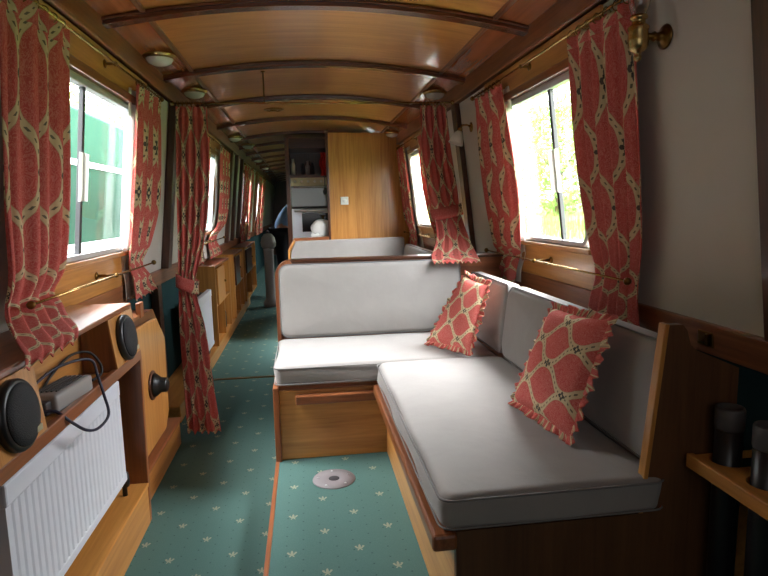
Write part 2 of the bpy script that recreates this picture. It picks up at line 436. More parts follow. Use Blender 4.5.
# bulkhead with oak face
struct('wall_bulkhead', MB().box(.262, 1.2, 6.0, 6.03, .12, 1.97), OAK['z'], .002)
trim(MB().box(.235, .262, 5.99, 6.04, .12, 2.0), DARK['z'], .003)

# ------------------------------------------------------------------ outside: canal, green boat, bank, hedge
GRASS = NT('grass_green'); GRASS.bump(GRASS.noise(GRASS.coord('World'), 30, 4), .5, .02)
GRASS = GRASS.p(color=GRASS.mix(GRASS.noise(GRASS.coord('World'), 5, 5), (*srgb(90, 124, 50), 1), (*srgb(112, 142, 66), 1)), rough=.9)
WATER = NT('canal_water').p(color=(*srgb(70, 84, 66), 1), rough=.08)
LEAF = NT('leaf_green'); LEAF.p(color=LEAF.mix(LEAF.noise(LEAF.coord('World'), 6, 3), (*srgb(58, 92, 34), 1), (*srgb(112, 146, 60), 1)), rough=.6)
_t = LEAF.n.new('ShaderNodeBsdfTranslucent'); _t.inputs[0].default_value = (*srgb(150, 190, 80), 1); _m = LEAF.n.new('ShaderNodeMixShader'); _m.inputs[0].default_value = .4
LEAF.l.new(LEAF.b.outputs[0], _m.inputs[1]); LEAF.l.new(_t.outputs[0], _m.inputs[2]); LEAF.l.new(_m.outputs[0], LEAF.out.inputs[0]); LEAF = LEAF.m
BARK = plain('bark', (86, 68, 50), .9)
o = struct('ground_canal', MB().box(-30, 1.6, -20, 60, .2, .25), WATER)
# canal bed hidden under our own floor is not water: lift-out around the hull
o.data.clear_geometry(); mbw = MB(); mbw.box(-3.2, -1.25, -20, 60, .2, .25); mbw.box(1.35, 1.75, -20, 60, .2, .25)
k = Vector(o.location); o.data.from_pydata([tuple(Vector(p)-k) for p in mbw.v], [], mbw.f)
mb = MB(); mb.prism([(1.75, -20, .0), (1.75, -20, .55), (3.2, -20, .75), (6, -20, 1.15), (30, -20, 2.0), (30, -20, 0)], (0, 80, 0)); struct('ground_bank', mb, GRASS)
mb = MB(); mb.box(-30, -3.2, -20, 60, 0, .5); struct('ground_towpath', mb, GRASS)
GB = plain('green_boat_paint', (8, 54, 36), .85, 0, spec=.15); WB = plain('white_boat_paint', (236, 236, 232), .4)
bt = thing('moored_narrowboat', (-2.15, 4, .1), 'green narrowboat with white lines moored beyond the left windows', 'boat')
mb = MB(); mb.prism([(-2.9, -1, .1), (-1.65, -1, .1), (-1.6, -1, .95), (-2.95, -1, .95)], (0, 14, 0)); mb.build('hull', plain('dark_hull', (30, 60, 50), .4), bt, .02)
mb = MB(); mb.prism([(-2.85, .2, .95), (-1.7, .2, .95), (-1.80, .2, 2.05), (-1.98, .2, 2.15), (-2.6, .2, 2.15), (-2.78, .2, 2.05)], (0, 11, 0)); mb.build('cabin', GB, bt, .015)
mb = MB(); mb.box(-1.775, -1.745, .2, 11.2, 1.585, 1.63); mb.build('coach_line', WB, bt)
mb = MB(); mb.box(-1.72, -1.585, -1, 13, .94, .985); mb.build('gunwale_line', WB, bt)
def bush(name, c, r, nl, label, cat, group, trunk=None):
    t = thing(name, (c[0], c[1], trunk if trunk is not None else c[2]-r[2]), label, cat, group)
    mb = MB(); rnd = random.Random(int(c[1]*100+c[0]*10))
    for _ in range(nl):
        u = rnd.uniform(-1, 1); a = rnd.uniform(0, 2*PI); q = math.sqrt(1-u*u); k = rnd.uniform(.72, 1.05)*(1+.18*math.sin(3*a+c[1])+.12*math.sin(7*a+5*u))
        p = Vector((c[0]+r[0]*q*math.cos(a)*k, c[1]+r[1]*q*math.sin(a)*k, c[2]+r[2]*u*k))
        s_ = rnd.uniform(.035, .075); d = Vector((rnd.gauss(0, 1), rnd.gauss(0, 1), rnd.gauss(0, 1))).normalized(); e = d.orthogonal().normalized()
        mb.add([p-d*s_, p+e*s_*.5, p+d*s_, p-e*s_*.5], [(0, 1, 2, 3)])
    mb.build('foliage', LEAF, t)
    mb = MB(); z0 = trunk if trunk is not None else c[2]-r[2]
    mb.tube([(c[0], c[1], z0), (c[0]+.03, c[1], c[2]-.2*r[2]), (c[0]-.05, c[1]+.05, c[2]+.5*r[2])], [.09, .06, .02], 8)
    for a in (0, 1.3, 2.6, 3.9, 5.2):
        mb.tube([(c[0], c[1], c[2]-.3*r[2]), (c[0]+.6*r[0]*math.cos(a), c[1]+.6*r[1]*math.sin(a), c[2]+.3*r[2])], [.035, .012], 6)
    mb.build('trunk', BARK, t)
    return t
for k, (c, rr_, lab) in enumerate([((4.7, 7.4, 2.0), (.9, 1.4, 1.15), 'leafy green bush on the bank, rightmost in the right saloon window'),
                            ((4.9, 10.75, 2.1), (.9, 1.25, 1.25), 'leafy green bush on the bank in the middle of the right saloon window'),
                            ((5.1, 14.3, 2.2), (1.0, 1.45, 1.35), 'leafy green bush on the bank, farthest along in the right saloon window')]):
    bush('hedge_bush', c, rr_, 5000, lab, 'bush', None, .8)
bush('bank_tree', (8.0, 12.2, 4.6), (1.9, 2.8, 2.3), 6500, 'tree with dark overhanging leaves high beyond the right window', 'tree', None, 1.2)
bush('bank_tree', (8.4, 18.6, 4.4), (2.0, 3.0, 2.3), 6500, 'second tree behind the bushes, farther along the right bank', 'tree', None, 1.2)
bush('bank_tree', (8.4, 26.5, 4.4), (2.2, 4.0, 2.6), 5000, 'distant tree on the right bank beyond the dinette window', 'tree', None, 1.2)
bush('towpath_tree', (-6.2, 12.0, 3.0), (1.6, 2.6, 1.6), 5000, 'pale green tree above the moored green boat', 'tree', None, .5)
bush('towpath_tree', (-6.0, 18.5, 3.2), (1.8, 3.0, 1.7), 4000, 'tree farther along behind the moored green boat', 'tree', None, .5)
mb = MB(); rnd = random.Random(3)
for _ in range(5000):
    x = rnd.uniform(1.8, 4.2); y = rnd.uniform(1.5, 11); z = .55+(x-1.75)*.14; h = rnd.uniform(.08, .28); a = rnd.uniform(0, 6.28); dx, dy = .008*math.cos(a), .008*math.sin(a); lx = rnd.uniform(-.06, .06)
    mb.add([(x-dx, y-dy, z-.03), (x+dx, y+dy, z-.03), (x+lx, y+lx, z+h)], [(0, 1, 2)])
o = tag(mb.build('long_grass', LEAF), 'long pale grass on the canal bank outside the right window', 'grass'); o['kind'] = 'stuff'

# ------------------------------------------------------------------ settee (L shaped base)
BZ = .45
st = thing('settee_base', (.5, 1.8, .12), 'L-shaped light oak settee base with dark moulding, under the grey cushions', 'settee base')
MB().box(-.14, 1.1, 2.425, 3.0, .12, BZ-.02).build('short_front_panel', OAK['x'], st, .003)
MB().box(-.165, -.140, 2.405, 3.05, .001, BZ).build('aisle_side_panel', MAH['z'], st, .003)
MB().box(-.14, 1.1, 2.44, 3.0, BZ-.02, BZ).build('short_seat_board', MAH['x'], st)
MB().box(.322, 1.1, 1.24, 2.425, .12, BZ-.02).build('long_front_panel', OAK['y'], st, .003)
MB().box(.322, 1.1, 1.24, 2.425, BZ-.02, BZ).build('long_seat_board', MAH['y'], st)
MB().box(.262, .322, 1.205, 2.38, .408, .449).build('seat_moulding', MAH['y'], st, .008)
MB().box(-.07, .300, 2.385, 2.425, .375, .415).build('hand_rail', MAH['x'], st, .006)
# near end panel: stepped outline rising to the back
poly = [(.320, 1.215, .12), (1.02, 1.215, .12), (1.02, 1.215, .802), (.905, 1.215, .852), (.890, 1.215, .865), (.880, 1.215, .90), (.868, 1.215, .915), (.822, 1.215, .915), (.775, 1.215, .45), (.320, 1.215, .45)]
MB().prism(poly, (0, .02, 0)).build('end_panel', wood('shade_toned_ply', (104, 68, 40), (76, 46, 26), 'z', .5, .1), st)  # ply face turned from the windows; its shade is put into the wood colour
poly = [(.774, 1.212, .452), (.786, 1.212, .452), (.833, 1.212, .918), (.821, 1.212, .918)]
MB().prism(poly, (0, .026, 0)).build('end_panel_lipping', OAK['z'], st, .002)
# back frame of the short side, rounded corner
def arcpts(cx, cz_, r, a0, a1, y, n=6): return [(cx+r*math.cos(a0+(a1-a0)*k/n), y, cz_+r*math.sin(a0+(a1-a0)*k/n)) for k in range(n+1)]
poly = [(-.165, 3.03, .12)]+[(p[0], 3.03, p[2]) for p in arcpts(-.085, .865, .08, PI, PI/2, 0)]+[(1.06, 3.03, .945), (1.06, 3.03, .12)]
MB().prism(poly, (0, .03, 0)).build('back_board', MAH['x'], st, .004)
inner = [(-.145, 2.986, .45)]+[(p[0], 2.986, p[2]) for p in arcpts(-.075, .855, .07, PI, PI/2, 0)]
outer = [(-.165, 2.986, .45)]+[(p[0], 2.986, p[2]) for p in arcpts(-.085, .865, .08, PI, PI/2, 0)]
MB().prism(outer+inner[::-1], (0, .043, 0)).build('back_frame', MAH['z'], st, .002)
MB().box(-.085, 1.06, 2.99, 3.065, .928, .947).build('top_rail', DARK['x'], st, .006)

def cushion(name, poly, off, label, group='grey settee cushions', r=.028, cat='cushion', pipes=True):
    o = MB().prism(poly, off).build(name, GREY, None, r, 5)
    tag(o, label, cat, group)
    if pipes:
        n = len(poly); ctr = sum((Vector(p) for p in poly), Vector())/n; offv = Vector(off)
        for s_ in (0,):
            pts = []
            nn = offv.normalized()
            q = [Vector(p)+nn*.006 if s_ == 0 else Vector(p)+offv-nn*.006 for p in poly]
    return o
def slab_cushion(name, x0, x1, y0, y1, z0, z1, label, crown=.012, r=.022, mat=None, skew=None):
    """soft box: rounded edges, slightly crowned top, with a piped seam round the top edge"""
    nx, ny = 24, 24
    def f(u): return u
    mb = MB(); cx, cy = (x0+x1)/2, (y0+y1)/2; hx, hy, hz = (x1-x0)/2, (y1-y0)/2, (z1-z0)/2; zc = (z0+z1)/2
    def sup(a, h):  # inset profile so that the edge is round
        return a*h
    rows = []
    prof = []
    for k in range(7): t = -PI/2+PI/2*k/6; prof.append((-(r-r*math.cos(t)), z0+r+r*math.sin(t)))
    for k in range(7): t = PI/2*k/6; prof.append((-(r-r*math.cos(t)), z1-r+r*math.sin(t)))
    per = rrect(y0, y1, x0, x1, .03, 4)   # (y, x)
    # densify long sides
    P = []
    for i in range(len(per)):
        a, b = per[i], per[(i+1) % len(per)]; d = math.hypot(b[0]-a[0], b[1]-a[1]); n = max(1, int(d/.06))
        for k in range(n): P.append((a[0]+(b[0]-a[0])*k/n, a[1]+(b[1]-a[1])*k/n))
    n = len(P); vs = []
    for ins, z in prof:
        for (py, px) in P:
            dx, dy = px-cx, py-cy
            sx_ = (hx+ins)/hx; sy_ = (hy+ins)/hy
            wob = .0035*math.sin(9*px+13*py+z*40)
            vs.append((cx+dx*sx_+wob*(dx/hx), cy+dy*sy_+wob*(dy/hy), z))
    fs = [(i*n+k, i*n+(k+1) % n, (i+1)*n+(k+1) % n, (i+1)*n+k) for i in range(len(prof)-1) for k in range(n)]
    m_ = 6; base = (len(prof)-1)*n; rings = [base]
    for j in range(1, m_+1):
        s_ = 1-j/(m_+.0)*.999; ht = crown*(1-s_**4)
        k0 = len(vs)
        for k in range(n):
            p = vs[base+k]; X = cx+(p[0]-cx)*s_; Y = cy+(p[1]-cy)*s_
            vs.append((X, Y, z1+ht+.0018*math.sin(11*X+7*Y)*(1-s_)))
        for k in range(n): fs.append((rings[-1]+k, rings[-1]+(k+1) % n, k0+(k+1) % n, k0+k))
        rings.append(k0)
    fs.append(tuple(range(n))[::-1])
    mb.add(vs, fs, True)
    o = mb.build(name, mat or GREY); tag(o, label, 'cushion', 'grey settee cushions')
    for zz in (z1-.012, z0+.012):
        mb = MB(); pts = [(px+.002*(1 if px > cx else -1), py+.002*(1 if py > cy else -1), zz) for py, px in P]; mb.tube(pts+[pts[0]], .0028, 6, False); mb.build('piping', PIPE, o)
    return o
slab_cushion('seat_cushion', -.155, .83, 2.405, 2.95, .452, .545, 'grey seat cushion on the short arm of the settee, below the wide backrest')
slab_cushion('seat_cushion', .283, .84, 1.205, 2.398, .452, .545, 'long grey seat cushion running towards the viewer under the right window')

def back_cushion(name, axis, a0, a1, z0, z1, base, rake, th, label, roundleft=.05):
    """upright cushion; axis 'x': spans x, faces -y; axis 'y': spans y, faces -x"""
    out = rrect(a0, a1, z0, z1, roundleft, 6); r = .025; mb = MB()
    P = []
    for i in range(len(out)):
        a, b = out[i], out[(i+1) % len(out)]; d = math.hypot(b[0]-a[0], b[1]-a[1]); n = max(1, int(d/.07))
        for k in range(n): P.append((a[0]+(b[0]-a[0])*k/n, a[1]+(b[1]-a[1])*k/n))
    ca, cz_ = (a0+a1)/2, (z0+z1)/2; ha, hz = (a1-a0)/2, (z1-z0)/2
    def W(a, z, d):   # d: depth from the front face
        q = base+rake*(z-z0)+d
        return (a, q, z) if axis == 'x' else (q, a, z)
    prof = [(-(r-r*math.sin(t)), r-r*math.cos(t)) for t in [PI/2*k/5 for k in range(6)]]
    prof = [(i_, d_) for i_, d_ in prof]+[(-(r-r*math.cos(t)), th-r+r*math.sin(t)) for t in [PI/2*k/5 for k in range(6)]]
    n = len(P); vs = []
    for ins, d in prof:
        for a, z in P: vs.append(W(ca+(a-ca)*(ha+ins)/ha, cz_+(z-cz_)*(hz+ins)/hz, d))
    fs = [(i*n+k, i*n+(k+1) % n, (i+1)*n+(k+1) % n, (i+1)*n+k) for i in range(len(prof)-1) for k in range(n)]
    prev = 0; m_ = 5
    for j in range(1, m_+1):
        s_ = 1-j/m_*.999; k0 = len(vs)
        for a, z in P:
            A = ca+(a-ca)*s_*(ha-r)/ha; Z = cz_+(z-cz_)*s_*(hz-r)/hz; vs.append(W(A, Z, -.014*(1-s_**3)))
        for k in range(n): fs.append((prev+(k+1) % n, prev+k, k0+k, k0+(k+1) % n))
        prev = k0
    fs.append(tuple(range((len(prof)-1)*n, len(prof)*n)))
    mb.add(vs, fs, True); o = mb.build(name, GREY); tag(o, label, 'cushion', 'grey settee cushions')
    mb = MB(); pts = [W(a, z, .012) for a, z in P]; mb.tube(pts+[pts[0]], .0028, 6, False); mb.build('piping', PIPE, o)
    return o
back_cushion('back_cushion', 'x', -.142, .80, .555, .928, 2.90, .07, .056, 'wide grey backrest cushion facing the viewer on the short arm of the settee', .045)
back_cushion('back_cushion', 'y', 2.36, 2.93, .555, .860, .812, .12, .078, 'short grey backrest cushion in the corner behind the farther coral pillow', .028)
back_cushion('back_cushion', 'y', 1.242, 2.352, .555, .860, .812, .12, .078, 'long grey backrest cushion along the right side beside the nearer coral pillow', .055)

# far dinette seat against the bulkhead
dn = thing('dinette_base', (.5, 5.6, .12), 'oak framed dinette seat base with clipped corner against the bulkhead', 'settee base')
MB().box(-.14, 1.1, 5.35, 5.95, .12, .45).build('front_panel', OAK['x'], dn, .003)
poly = [(-.185, 5.93, .12), (-.185, 5.93, .80), (-.12, 5.93, .915), (.235, 5.93, .925), (.235, 5.93, .12)]
MB().prism(poly, (0, .05, 0)).build('back_board', MAH['x'], dn, .004)
poly = [(-.180, 5.80, .45), (-.180, 5.80, .80), (-.118, 5.80, .905), (-.105, 5.80, .885), (-.160, 5.80, .79), (-.160, 5.80, .45)]
MB().prism(poly, (0, .13, 0)).build('back_frame', OAK['z'], dn, .002)
slab_cushion('seat_cushion', -.155, .93, 5.32, 5.90, .452, .545, 'grey seat cushion of the far dinette in front of the bulkhead')
o = MB().prism([(-.155, 5.80, .55), (-.155, 5.80, .79), (-.105, 5.80, .89), (1.0, 5.80, .905), (1.0, 5.80, .55)], (0, .11, 0)).build('back_cushion', GREY, None, .02, 4)
tag(o, 'grey backrest of the far dinette against the oak bulkhead', 'cushion', 'grey settee cushions')
MB().box(.62, 1.12, 3.06, 5.30, .12, .45).build('window_side_panel', OAK['y'], dn, .003)
back_cushion('back_cushion', 'y', 3.10, 5.74, .47, .84, .93, .16, .075, 'long grey window-side backrest cushion of the far dinette', .04)

# ------------------------------------------------------------------ coral throw pillows with frills
def pillow(name, c, th, label, seed):
    BL, BR, TR, TL = [Vector(p) for p in c]
    nrm = ((BR-BL).cross(TL-BL)).normalized(); 
    if nrm.x > 0 and nrm.y > 0: nrm = -nrm
    def B(u, v, s_):
        # soft pillow outline: edges pull in between corners
        q = .035
        uu = u+ (0.5-u)*q*4*v*(1-v)*1.2; vv = v+(0.5-v)*q*4*u*(1-u)*1.2
        p = BL*(1-uu)*(1-vv)+BR*uu*(1-vv)+TR*uu*vv+TL*(1-uu)*vv
        e = (max(0, 4*u*(1-u))*max(0, 4*v*(1-v)))**.42
        return p+nrm*s_*th*e+nrm*.004*math.sin(9*u+seed)*math.sin(7*v+2*seed)*e
    wd, ht = (BR-BL).length, (TL-BL).length
    uv = lambda u, v: ((v-.5)*.40+seed*.05, (u-.5)*.36+seed*.035)
    mb = MB(); mb.grid(lambda u, v: B(u, v, 1), 26, 26, uv); mb.grid(lambda u, v: B(u, v, -1), 26, 26, uv)
    o = mb.build(name, PCLOTH); tag(o, label, 'pillow', 'coral patterned pillows')
    # frill
    N = 420; mb = MB(); ctr = (BL+BR+TR+TL)/4
    def edge(t):
        t = (t % 1)*4; k = int(t); f = t-k
        return [(f, 0), (1, f), (1-f, 1), (0, 1-f)][k % 4]
    def fr(i, j):
        u, v = edge(i); p = B(u, v, 0); q = B(min(max(u, .0), 1), min(max(v, 0), 1), 0)
        out = (p-ctr); out -= nrm*out.dot(nrm); out.normalize()
        w = j*.026
        ph = i*2*PI*38
        return p+out*(w-.003)+nrm*(math.sin(ph)+.4*math.sin(ph*2.3+1))*.008*(j**.8)+out*math.sin(ph*.37)*.003*j
    mb.grid(fr, N, 5, lambda i, j: (i*1.9, i*7.3+j*.02))
    mb.build('frill', PCLOTH, o, solid=.0015)
    return o
pillow('throw_pillow', [(.645, 1.72, .575), (.685, 1.40, .575), (.79, 1.40, .893), (.79, 1.755, .868)], .050, 'coral and cream lattice pillow with frilled edge on the long seat, the nearer one', 1)
pillow('throw_pillow', [(.55, 2.59, .575), (.69, 2.37, .575), (.79, 2.44, .855), (.73, 2.585, .882)], .042, 'coral and cream lattice pillow leaning in the settee corner, the farther one', 2.3)

# ------------------------------------------------------------------ curtains
def smooth_rows(rows, t):
    """rows top to bottom: (left xyz, right xyz, amp); catmull-rom on t 0..1"""
    n = len(rows)-1; x = t*n; i = min(int(x), n-1); f = x-i
    def g(k): k = min(max(k, 0), n); return rows[k]
    def cr(a, b, c, d): return b+.5*f*(c-a+f*(2*a-5*b+4*c-d+f*(3*(b-c)+d-a)))
    p = [g(i-1), g(i), g(i+1), g(i+2)]
    L = Vector([cr(*[Vector(q[0])[k] for q in p]) for k in range(3)]); R = Vector([cr(*[Vector(q[1])[k] for q in p]) for k in range(3)])
    return L, R, cr(*[q[2] for q in p])
def curtain(rows, folds, cw, label, seed=0, lining=0, nrm=None, group='coral patterned curtains', tieband=None, cat='curtain'):
    def fn(s_, t, off=0, sh=0):
        L, R, amp = smooth_rows(rows, t); d = R-L; d.z = 0
        n_ = Vector((-d.y, d.x, 0)).normalized()
        if nrm is not None and n_.dot(Vector(nrm)) < 0: n_ = -n_
        ph = 2*PI*folds*s_+seed
        w = .50*amp*(math.sin(ph+.8*math.sin(2*ph+seed)*.5+.5*math.sin(3.1*t+seed))+.35*math.sin(ph*.43+seed*2+2*t))
        p = L.lerp(R, s_+.012*math.sin(ph*.5+5*t))+n_*(w+off)
        p.z += .010*math.sin(2*ph)*(1 if t > .97 else 0)*.6
        if sh: p += (R-L).normalized()*sh
        return p
    zt = rows[0][0][2]
    tot = sum((Vector(rows[k+1][0])-Vector(rows[k][0])).length for k in range(len(rows)-1))
    NS = folds*12; arc = [0]
    for i in range(NS): arc.append(arc[-1]+(fn((i+1)/NS, .35)-fn(i/NS, .35)).length)
    U = lambda s_: s_*cw+seed*.05
    mb = MB(); mb.grid(lambda s_, t: fn(s_, t), NS, 70, lambda s_, t: (U(s_), -t*tot+seed*.13))
    o = mb.build('curtain', CLOTH, solid=.002); tag(o, label, cat, group)
    # gathered heading tape
    mb = MB(); mb.grid(lambda s_, t: fn(s_, t*.035, .003)+Vector((0, 0, .016)), folds*12, 3, lambda s_, t: (U(s_), -t*.05+seed*.13)); mb.build('heading', CLOTH, o, solid=.004)
    if lining:
        mb = MB(); 
        def lf(s_, t):
            L, R, amp = smooth_rows(rows, t*.985); d = R-L; d.z = 0; n_ = Vector((-d.y, d.x, 0)).normalized()
            if nrm is not None and n_.dot(Vector(nrm)) < 0: n_ = -n_
            return L.lerp(R, s_)+d.normalized()*lining*(1-s_)+n_*(-.032+.005*math.sin(s_*30+3*t))
        mb.grid(lf, folds*8, 40); mb.build('lining', LINING, o, solid=.0015)
    if tieband:
        t0, t1, dL = tieband
        mb = MB()
        def tb(a, b):
            L, R, amp = smooth_rows(rows, t0+(t1-t0)*b)
            d = R-L; n_ = Vector((-d.y, d.x, 0)).normalized()
            if nrm is not None and n_.dot(Vector(nrm)) < 0: n_ = -n_
            c = (L+R)/2; hw = d.length/2+.015; th = 2*PI*a
            return c+d.normalized()*math.cos(th)*hw+n_*math.sin(th)*.045+Vector((0, 0, .02*math.cos(th)*dL))
        mb.grid(tb, 30, 3, lambda a, b: (a*.5+.02, b*.07+.06)); mb.build('tieback', CLOTH, o, solid=.003)
    return o
def wrow(side, spec):
    """spec: (z, ynear, yfar, amp, off)"""
    return [(tuple(WP(side, yn, z, off)), tuple(WP(side, yf, z, off)), amp) for z, yn, yf, amp, off in spec]
NR = {1: (-1, 0, 0), -1: (1, 0, 0)}
ZT = 1.765
# saloon left near
curtain(wrow(-1, [(ZT, 1.60, 2.03, .014, .06), (1.5, 1.61, 2.05, .020, .06), (1.25, 1.63, 2.06, .024, .06), (1.04, 1.67, 2.04, .024, .06), (.955, 1.69, 2.00, .018, .045), (.925, 1.60, 1.94, .020, .09), (.902, 1.48, 1.80, .018, .165), (.886, 1.37, 1.68, .014, .240), (.862, 1.33, 1.63, .012, .258)]),
        5, .58, 'dark coral patterned curtain at the near edge of the left window', .3, .0, NR[-1])
curtain(wrow(-1, [(ZT, 2.83, 3.24, .016, .055), (1.5, 2.83, 3.30, .020, .055), (1.25, 2.82, 3.30, .024, .055), (1.05, 2.81, 3.15, .022, .055), (.955, 2.85, 3.05, .018, .045), (.88, 2.86, 3.14, .024, .06), (.785, 2.88, 3.28, .026, .065)]),
        5, .58, 'backlit coral curtain at the far edge of the left window', 1.7, -.012, NR[-1])
curtain(wrow(1, [(ZT, 1.62, 2.04, .016, .055), (1.5, 1.63, 2.05, .020, .055), (1.28, 1.64, 2.03, .024, .055), (1.07, 1.66, 1.99, .022, .055), (.95, 1.71, 1.98, .018, .045), (.86, 1.70, 2.00, .024, .06), (.765, 1.69, 2.04, .028, .065)]),
        5, .58, 'coral curtain tied at the near edge of the right window', 2.6, 0, NR[1])
curtain(wrow(1, [(ZT, 2.76, 3.18, .016, .055), (1.5, 2.72, 3.22, .020, .055), (1.22, 2.71, 3.20, .024, .055), (1.0, 2.75, 3.14, .022, .055), (.95, 2.79, 3.12, .018, .045), (.87, 2.83, 3.20, .024, .06), (.80, 2.86, 3.28, .026, .06)]),
        5, .58, 'coral curtain at the far edge of the right window, white lining showing', 4.1, -.025, NR[1])
# second windows
curtain(wrow(1, [(ZT, 5.48, 5.88, .016, .055), (1.4, 5.50, 5.92, .022, .055), (1.1, 5.50, 5.92, .022, .055), (.96, 5.50, 5.80, .018, .045), (.80, 5.40, 6.0-.06, .024, .06)]), 6, .6, 'coral curtain beside the oak bulkhead at the far edge of the dinette window', .9, -.12, NR[1])
curtain(wrow(1, [(ZT, 4.32, 4.80, .016, .055), (1.4, 4.32, 4.86, .022, .055), (1.1, 4.36, 4.74, .022, .055), (.96, 4.38, 4.66, .018, .045), (.80, 4.30, 4.66, .024, .06)]), 6, .6, 'coral curtain at the near edge of the dinette window, behind the divider curtain', 2.9, .0, NR[1])
curtain(wrow(-1, [(ZT, 5.48, 6.10, .016, .055), (1.4, 5.62, 6.22, .022, .055), (1.1, 5.55, 6.12, .022, .055), (.97, 5.15, 5.62, .018, .045), (.79, 5.22, 6.02, .024, .06)]), 6, .7, 'backlit coral curtain at the far edge of the second left window', 5.2, -.12, NR[-1])
curtain(wrow(-1, [(ZT, 4.28, 4.90, .016, .055), (1.4, 4.28, 4.95, .022, .055), (1.1, 4.36, 4.84, .022, .055), (.97, 4.42, 4.76, .018, .045), (.79, 4.30, 4.80, .024, .06)]), 6, .6, 'coral curtain at the near edge of the second left window behind the divider', 3.3, .0, NR[-1])
for k, (a, b) in enumerate([(7.65, 8.25), (8.55, 8.92), (10.05, 10.6), (10.95, 11.5)]):
    curtain(wrow(-1, [(ZT, a, b, .016, .055), (1.3, a, b, .022, .055), (.97, a+(.0 if k % 2 == 0 else .12), b-(.18 if k % 2 == 0 else 0), .018, .05), (.79, a, b, .024, .06)]), 5, .5,
            ['coral curtain at the near side of the first porthole-like window far down the boat', 'coral curtain at the far side of the first bright window far down the boat', 'coral curtain at the near side of the farthest bright window', 'coral curtain at the far side of the farthest bright window'][k], k*1.3, 0, NR[-1])
# divider curtains hanging from the cross rod
rows = [((-.725, 3.62, 1.80), (-.545, 3.62, 1.80), .020), ((-.75, 3.62, 1.40), (-.555, 3.62, 1.40), .026), ((-.765, 3.62, 1.05), (-.60, 3.60, 1.05), .024),
        ((-.765, 3.56, .78), (-.665, 3.55, .77), .018), ((-.745, 3.42, .53), (-.60, 3.40, .53), .028), ((-.70, 3.22, .24), (-.54, 3.20, .24), .032), ((-.665, 3.06, .035), (-.49, 3.04, .03), .034)]
curtain(rows, 5, .52, 'full length coral divider curtain hanging to the aisle floor on the left', 1.1, 0, (0, -1, 0), tieband=(.475, .525, -1))
rows = [((.735, 3.62, 1.81), (.90, 3.62, 1.81), .020), ((.742, 3.62, 1.55), (.93, 3.62, 1.55), .026), ((.752, 3.52, 1.31), (.94, 3.52, 1.31), .026),
        ((.768, 3.42, 1.17), (.93, 3.42, 1.17), .020), ((.735, 3.20, 1.03), (.915, 3.20, 1.03), .030), ((.66, 2.99, .945), (.90, 2.99, .945), .028), ((.645, 2.87, .915), (.89, 2.87, .915), .018)]
curtain(rows, 5, .52, 'coral divider curtain on the right tied back and draped over the settee back', 2.2, 0, (0, -1, 0), tieband=(.46, .54, 1))

# rods
def rod(side, y0, y1, z, off, label, name, rings=None, mid=None, cat='curtain rod'):
    t = thing(name, WP(side, (y0+y1)/2, z, off), label, cat)
    MB().tube([WP(side, y0, z, off), WP(side, y1, z, off)], .0042, 10).build('pole', BRASS, t)
    for y in (y0, y1):
        MB().ball(WP(side, y, z, off), .013, 10).build('finial', BRASSD, t)
    for y in ([mid] if mid else []):
        mb = MB(); mb.tube([WP(side, y, z, .014), WP(side, y, z, off)], .006, 8); mb.lathe([(.017, 0), (.017, .004), (.008, .008)], WP(side, y, z, .014), (-side, 0, 0), 14); mb.ball(WP(side, y, z, off), .010, 8)
        mb.build('bracket', BRASSD, t)
    for (a, b) in (rings or []):
        n = 7
        for k in range(n):
            y = a+(b-a)*(k+.5)/n; c = WP(side, y, z-.007, off); mb = MB()
            mb.tube([c+Vector((.015*math.cos(q)*.9, .004*math.sin(q*2), .015*math.sin(q))) for q in [2*PI*i/12 for i in range(13)]], .002, 5, False)
            mb.build('ring', BRASSD, t)
    return t
rod(1, 1.58, 3.22, 1.795, .055, 'thin brass curtain rod above the right saloon window', 'curtain_rod', [(1.62, 2.04), (2.76, 3.18)], 2.49)
rod(-1, 1.55, 3.28, 1.795, .055, 'thin brass curtain rod above the left saloon window', 'curtain_rod', [(1.60, 2.03), (2.83, 3.24)], 2.52)
rod(1, 1.70, 3.15, .952, .095, 'brass tie rod holding the curtains below the right saloon window', 'tie_rod', None, 2.46, 'tie rod')
rod(-1, 1.74, 3.10, .948, .095, 'brass tie rod holding the curtains below the left saloon window', 'tie_rod', None, 2.50, 'tie rod')
rod(1, 4.28, 5.86, 1.795, .055, 'brass curtain rod above the dinette window', 'curtain_rod', [(5.5, 5.88)], 5.05)
rod(-1, 4.22, 6.1, 1.795, .055, 'brass curtain rod above the second left window', 'curtain_rod', [(5.5, 6.08)], 5.05)
rod(1, 4.35, 5.86, .955, .095, 'brass tie rod below the dinette window', 'tie_rod', None, 5.05, 'tie rod')
rod(-1, 4.38, 5.75, .955, .095, 'brass tie rod below the second left window', 'tie_rod', None, 5.05, 'tie rod')
rod(-1, 7.6, 11.6, 1.795, .055, 'brass curtain rod above the far windows down the boat', 'curtain_rod', None, 9.6)
t = thing('cross_rod', (.1, 3.62, 1.83), 'slim brass rod across the cabin carrying the two divider curtains', 'curtain rod')
MB().tube([(-.745, 3.62, 1.835), (.94, 3.62, 1.845)], .006, 10).build('pole', BRASS, t)
MB().tube([(-.213, 3.62, 1.84), (-.213, 3.62, 2.02)], .004, 8).build('hanger', BRASSD, t)
MB().lathe([(.014, 0), (.014, .005)], (-.213, 3.62, 2.015), (0, 0, 1), 14).build('hanger_plate', BRASSD, t)
for xa, xb in ((-.725, -.55), (.74, .90)):
    for k in range(7):
        x = xa+(xb-xa)*(k+.5)/7; c = Vector((x, 3.62, 1.832)); mb = MB()
        mb.tube([c+Vector((.004*math.sin(q*2), .017*math.cos(q), .017*math.sin(q))) for q in [2*PI*i/12 for i in range(13)]], .0026, 5, False); mb.build('ring', BRASSD, t)
for x, z in ((-.745, 1.835), (.94, 1.845)):
    MB().ball((x, 3.62, z), .014, 10).build('finial', BRASS, t)

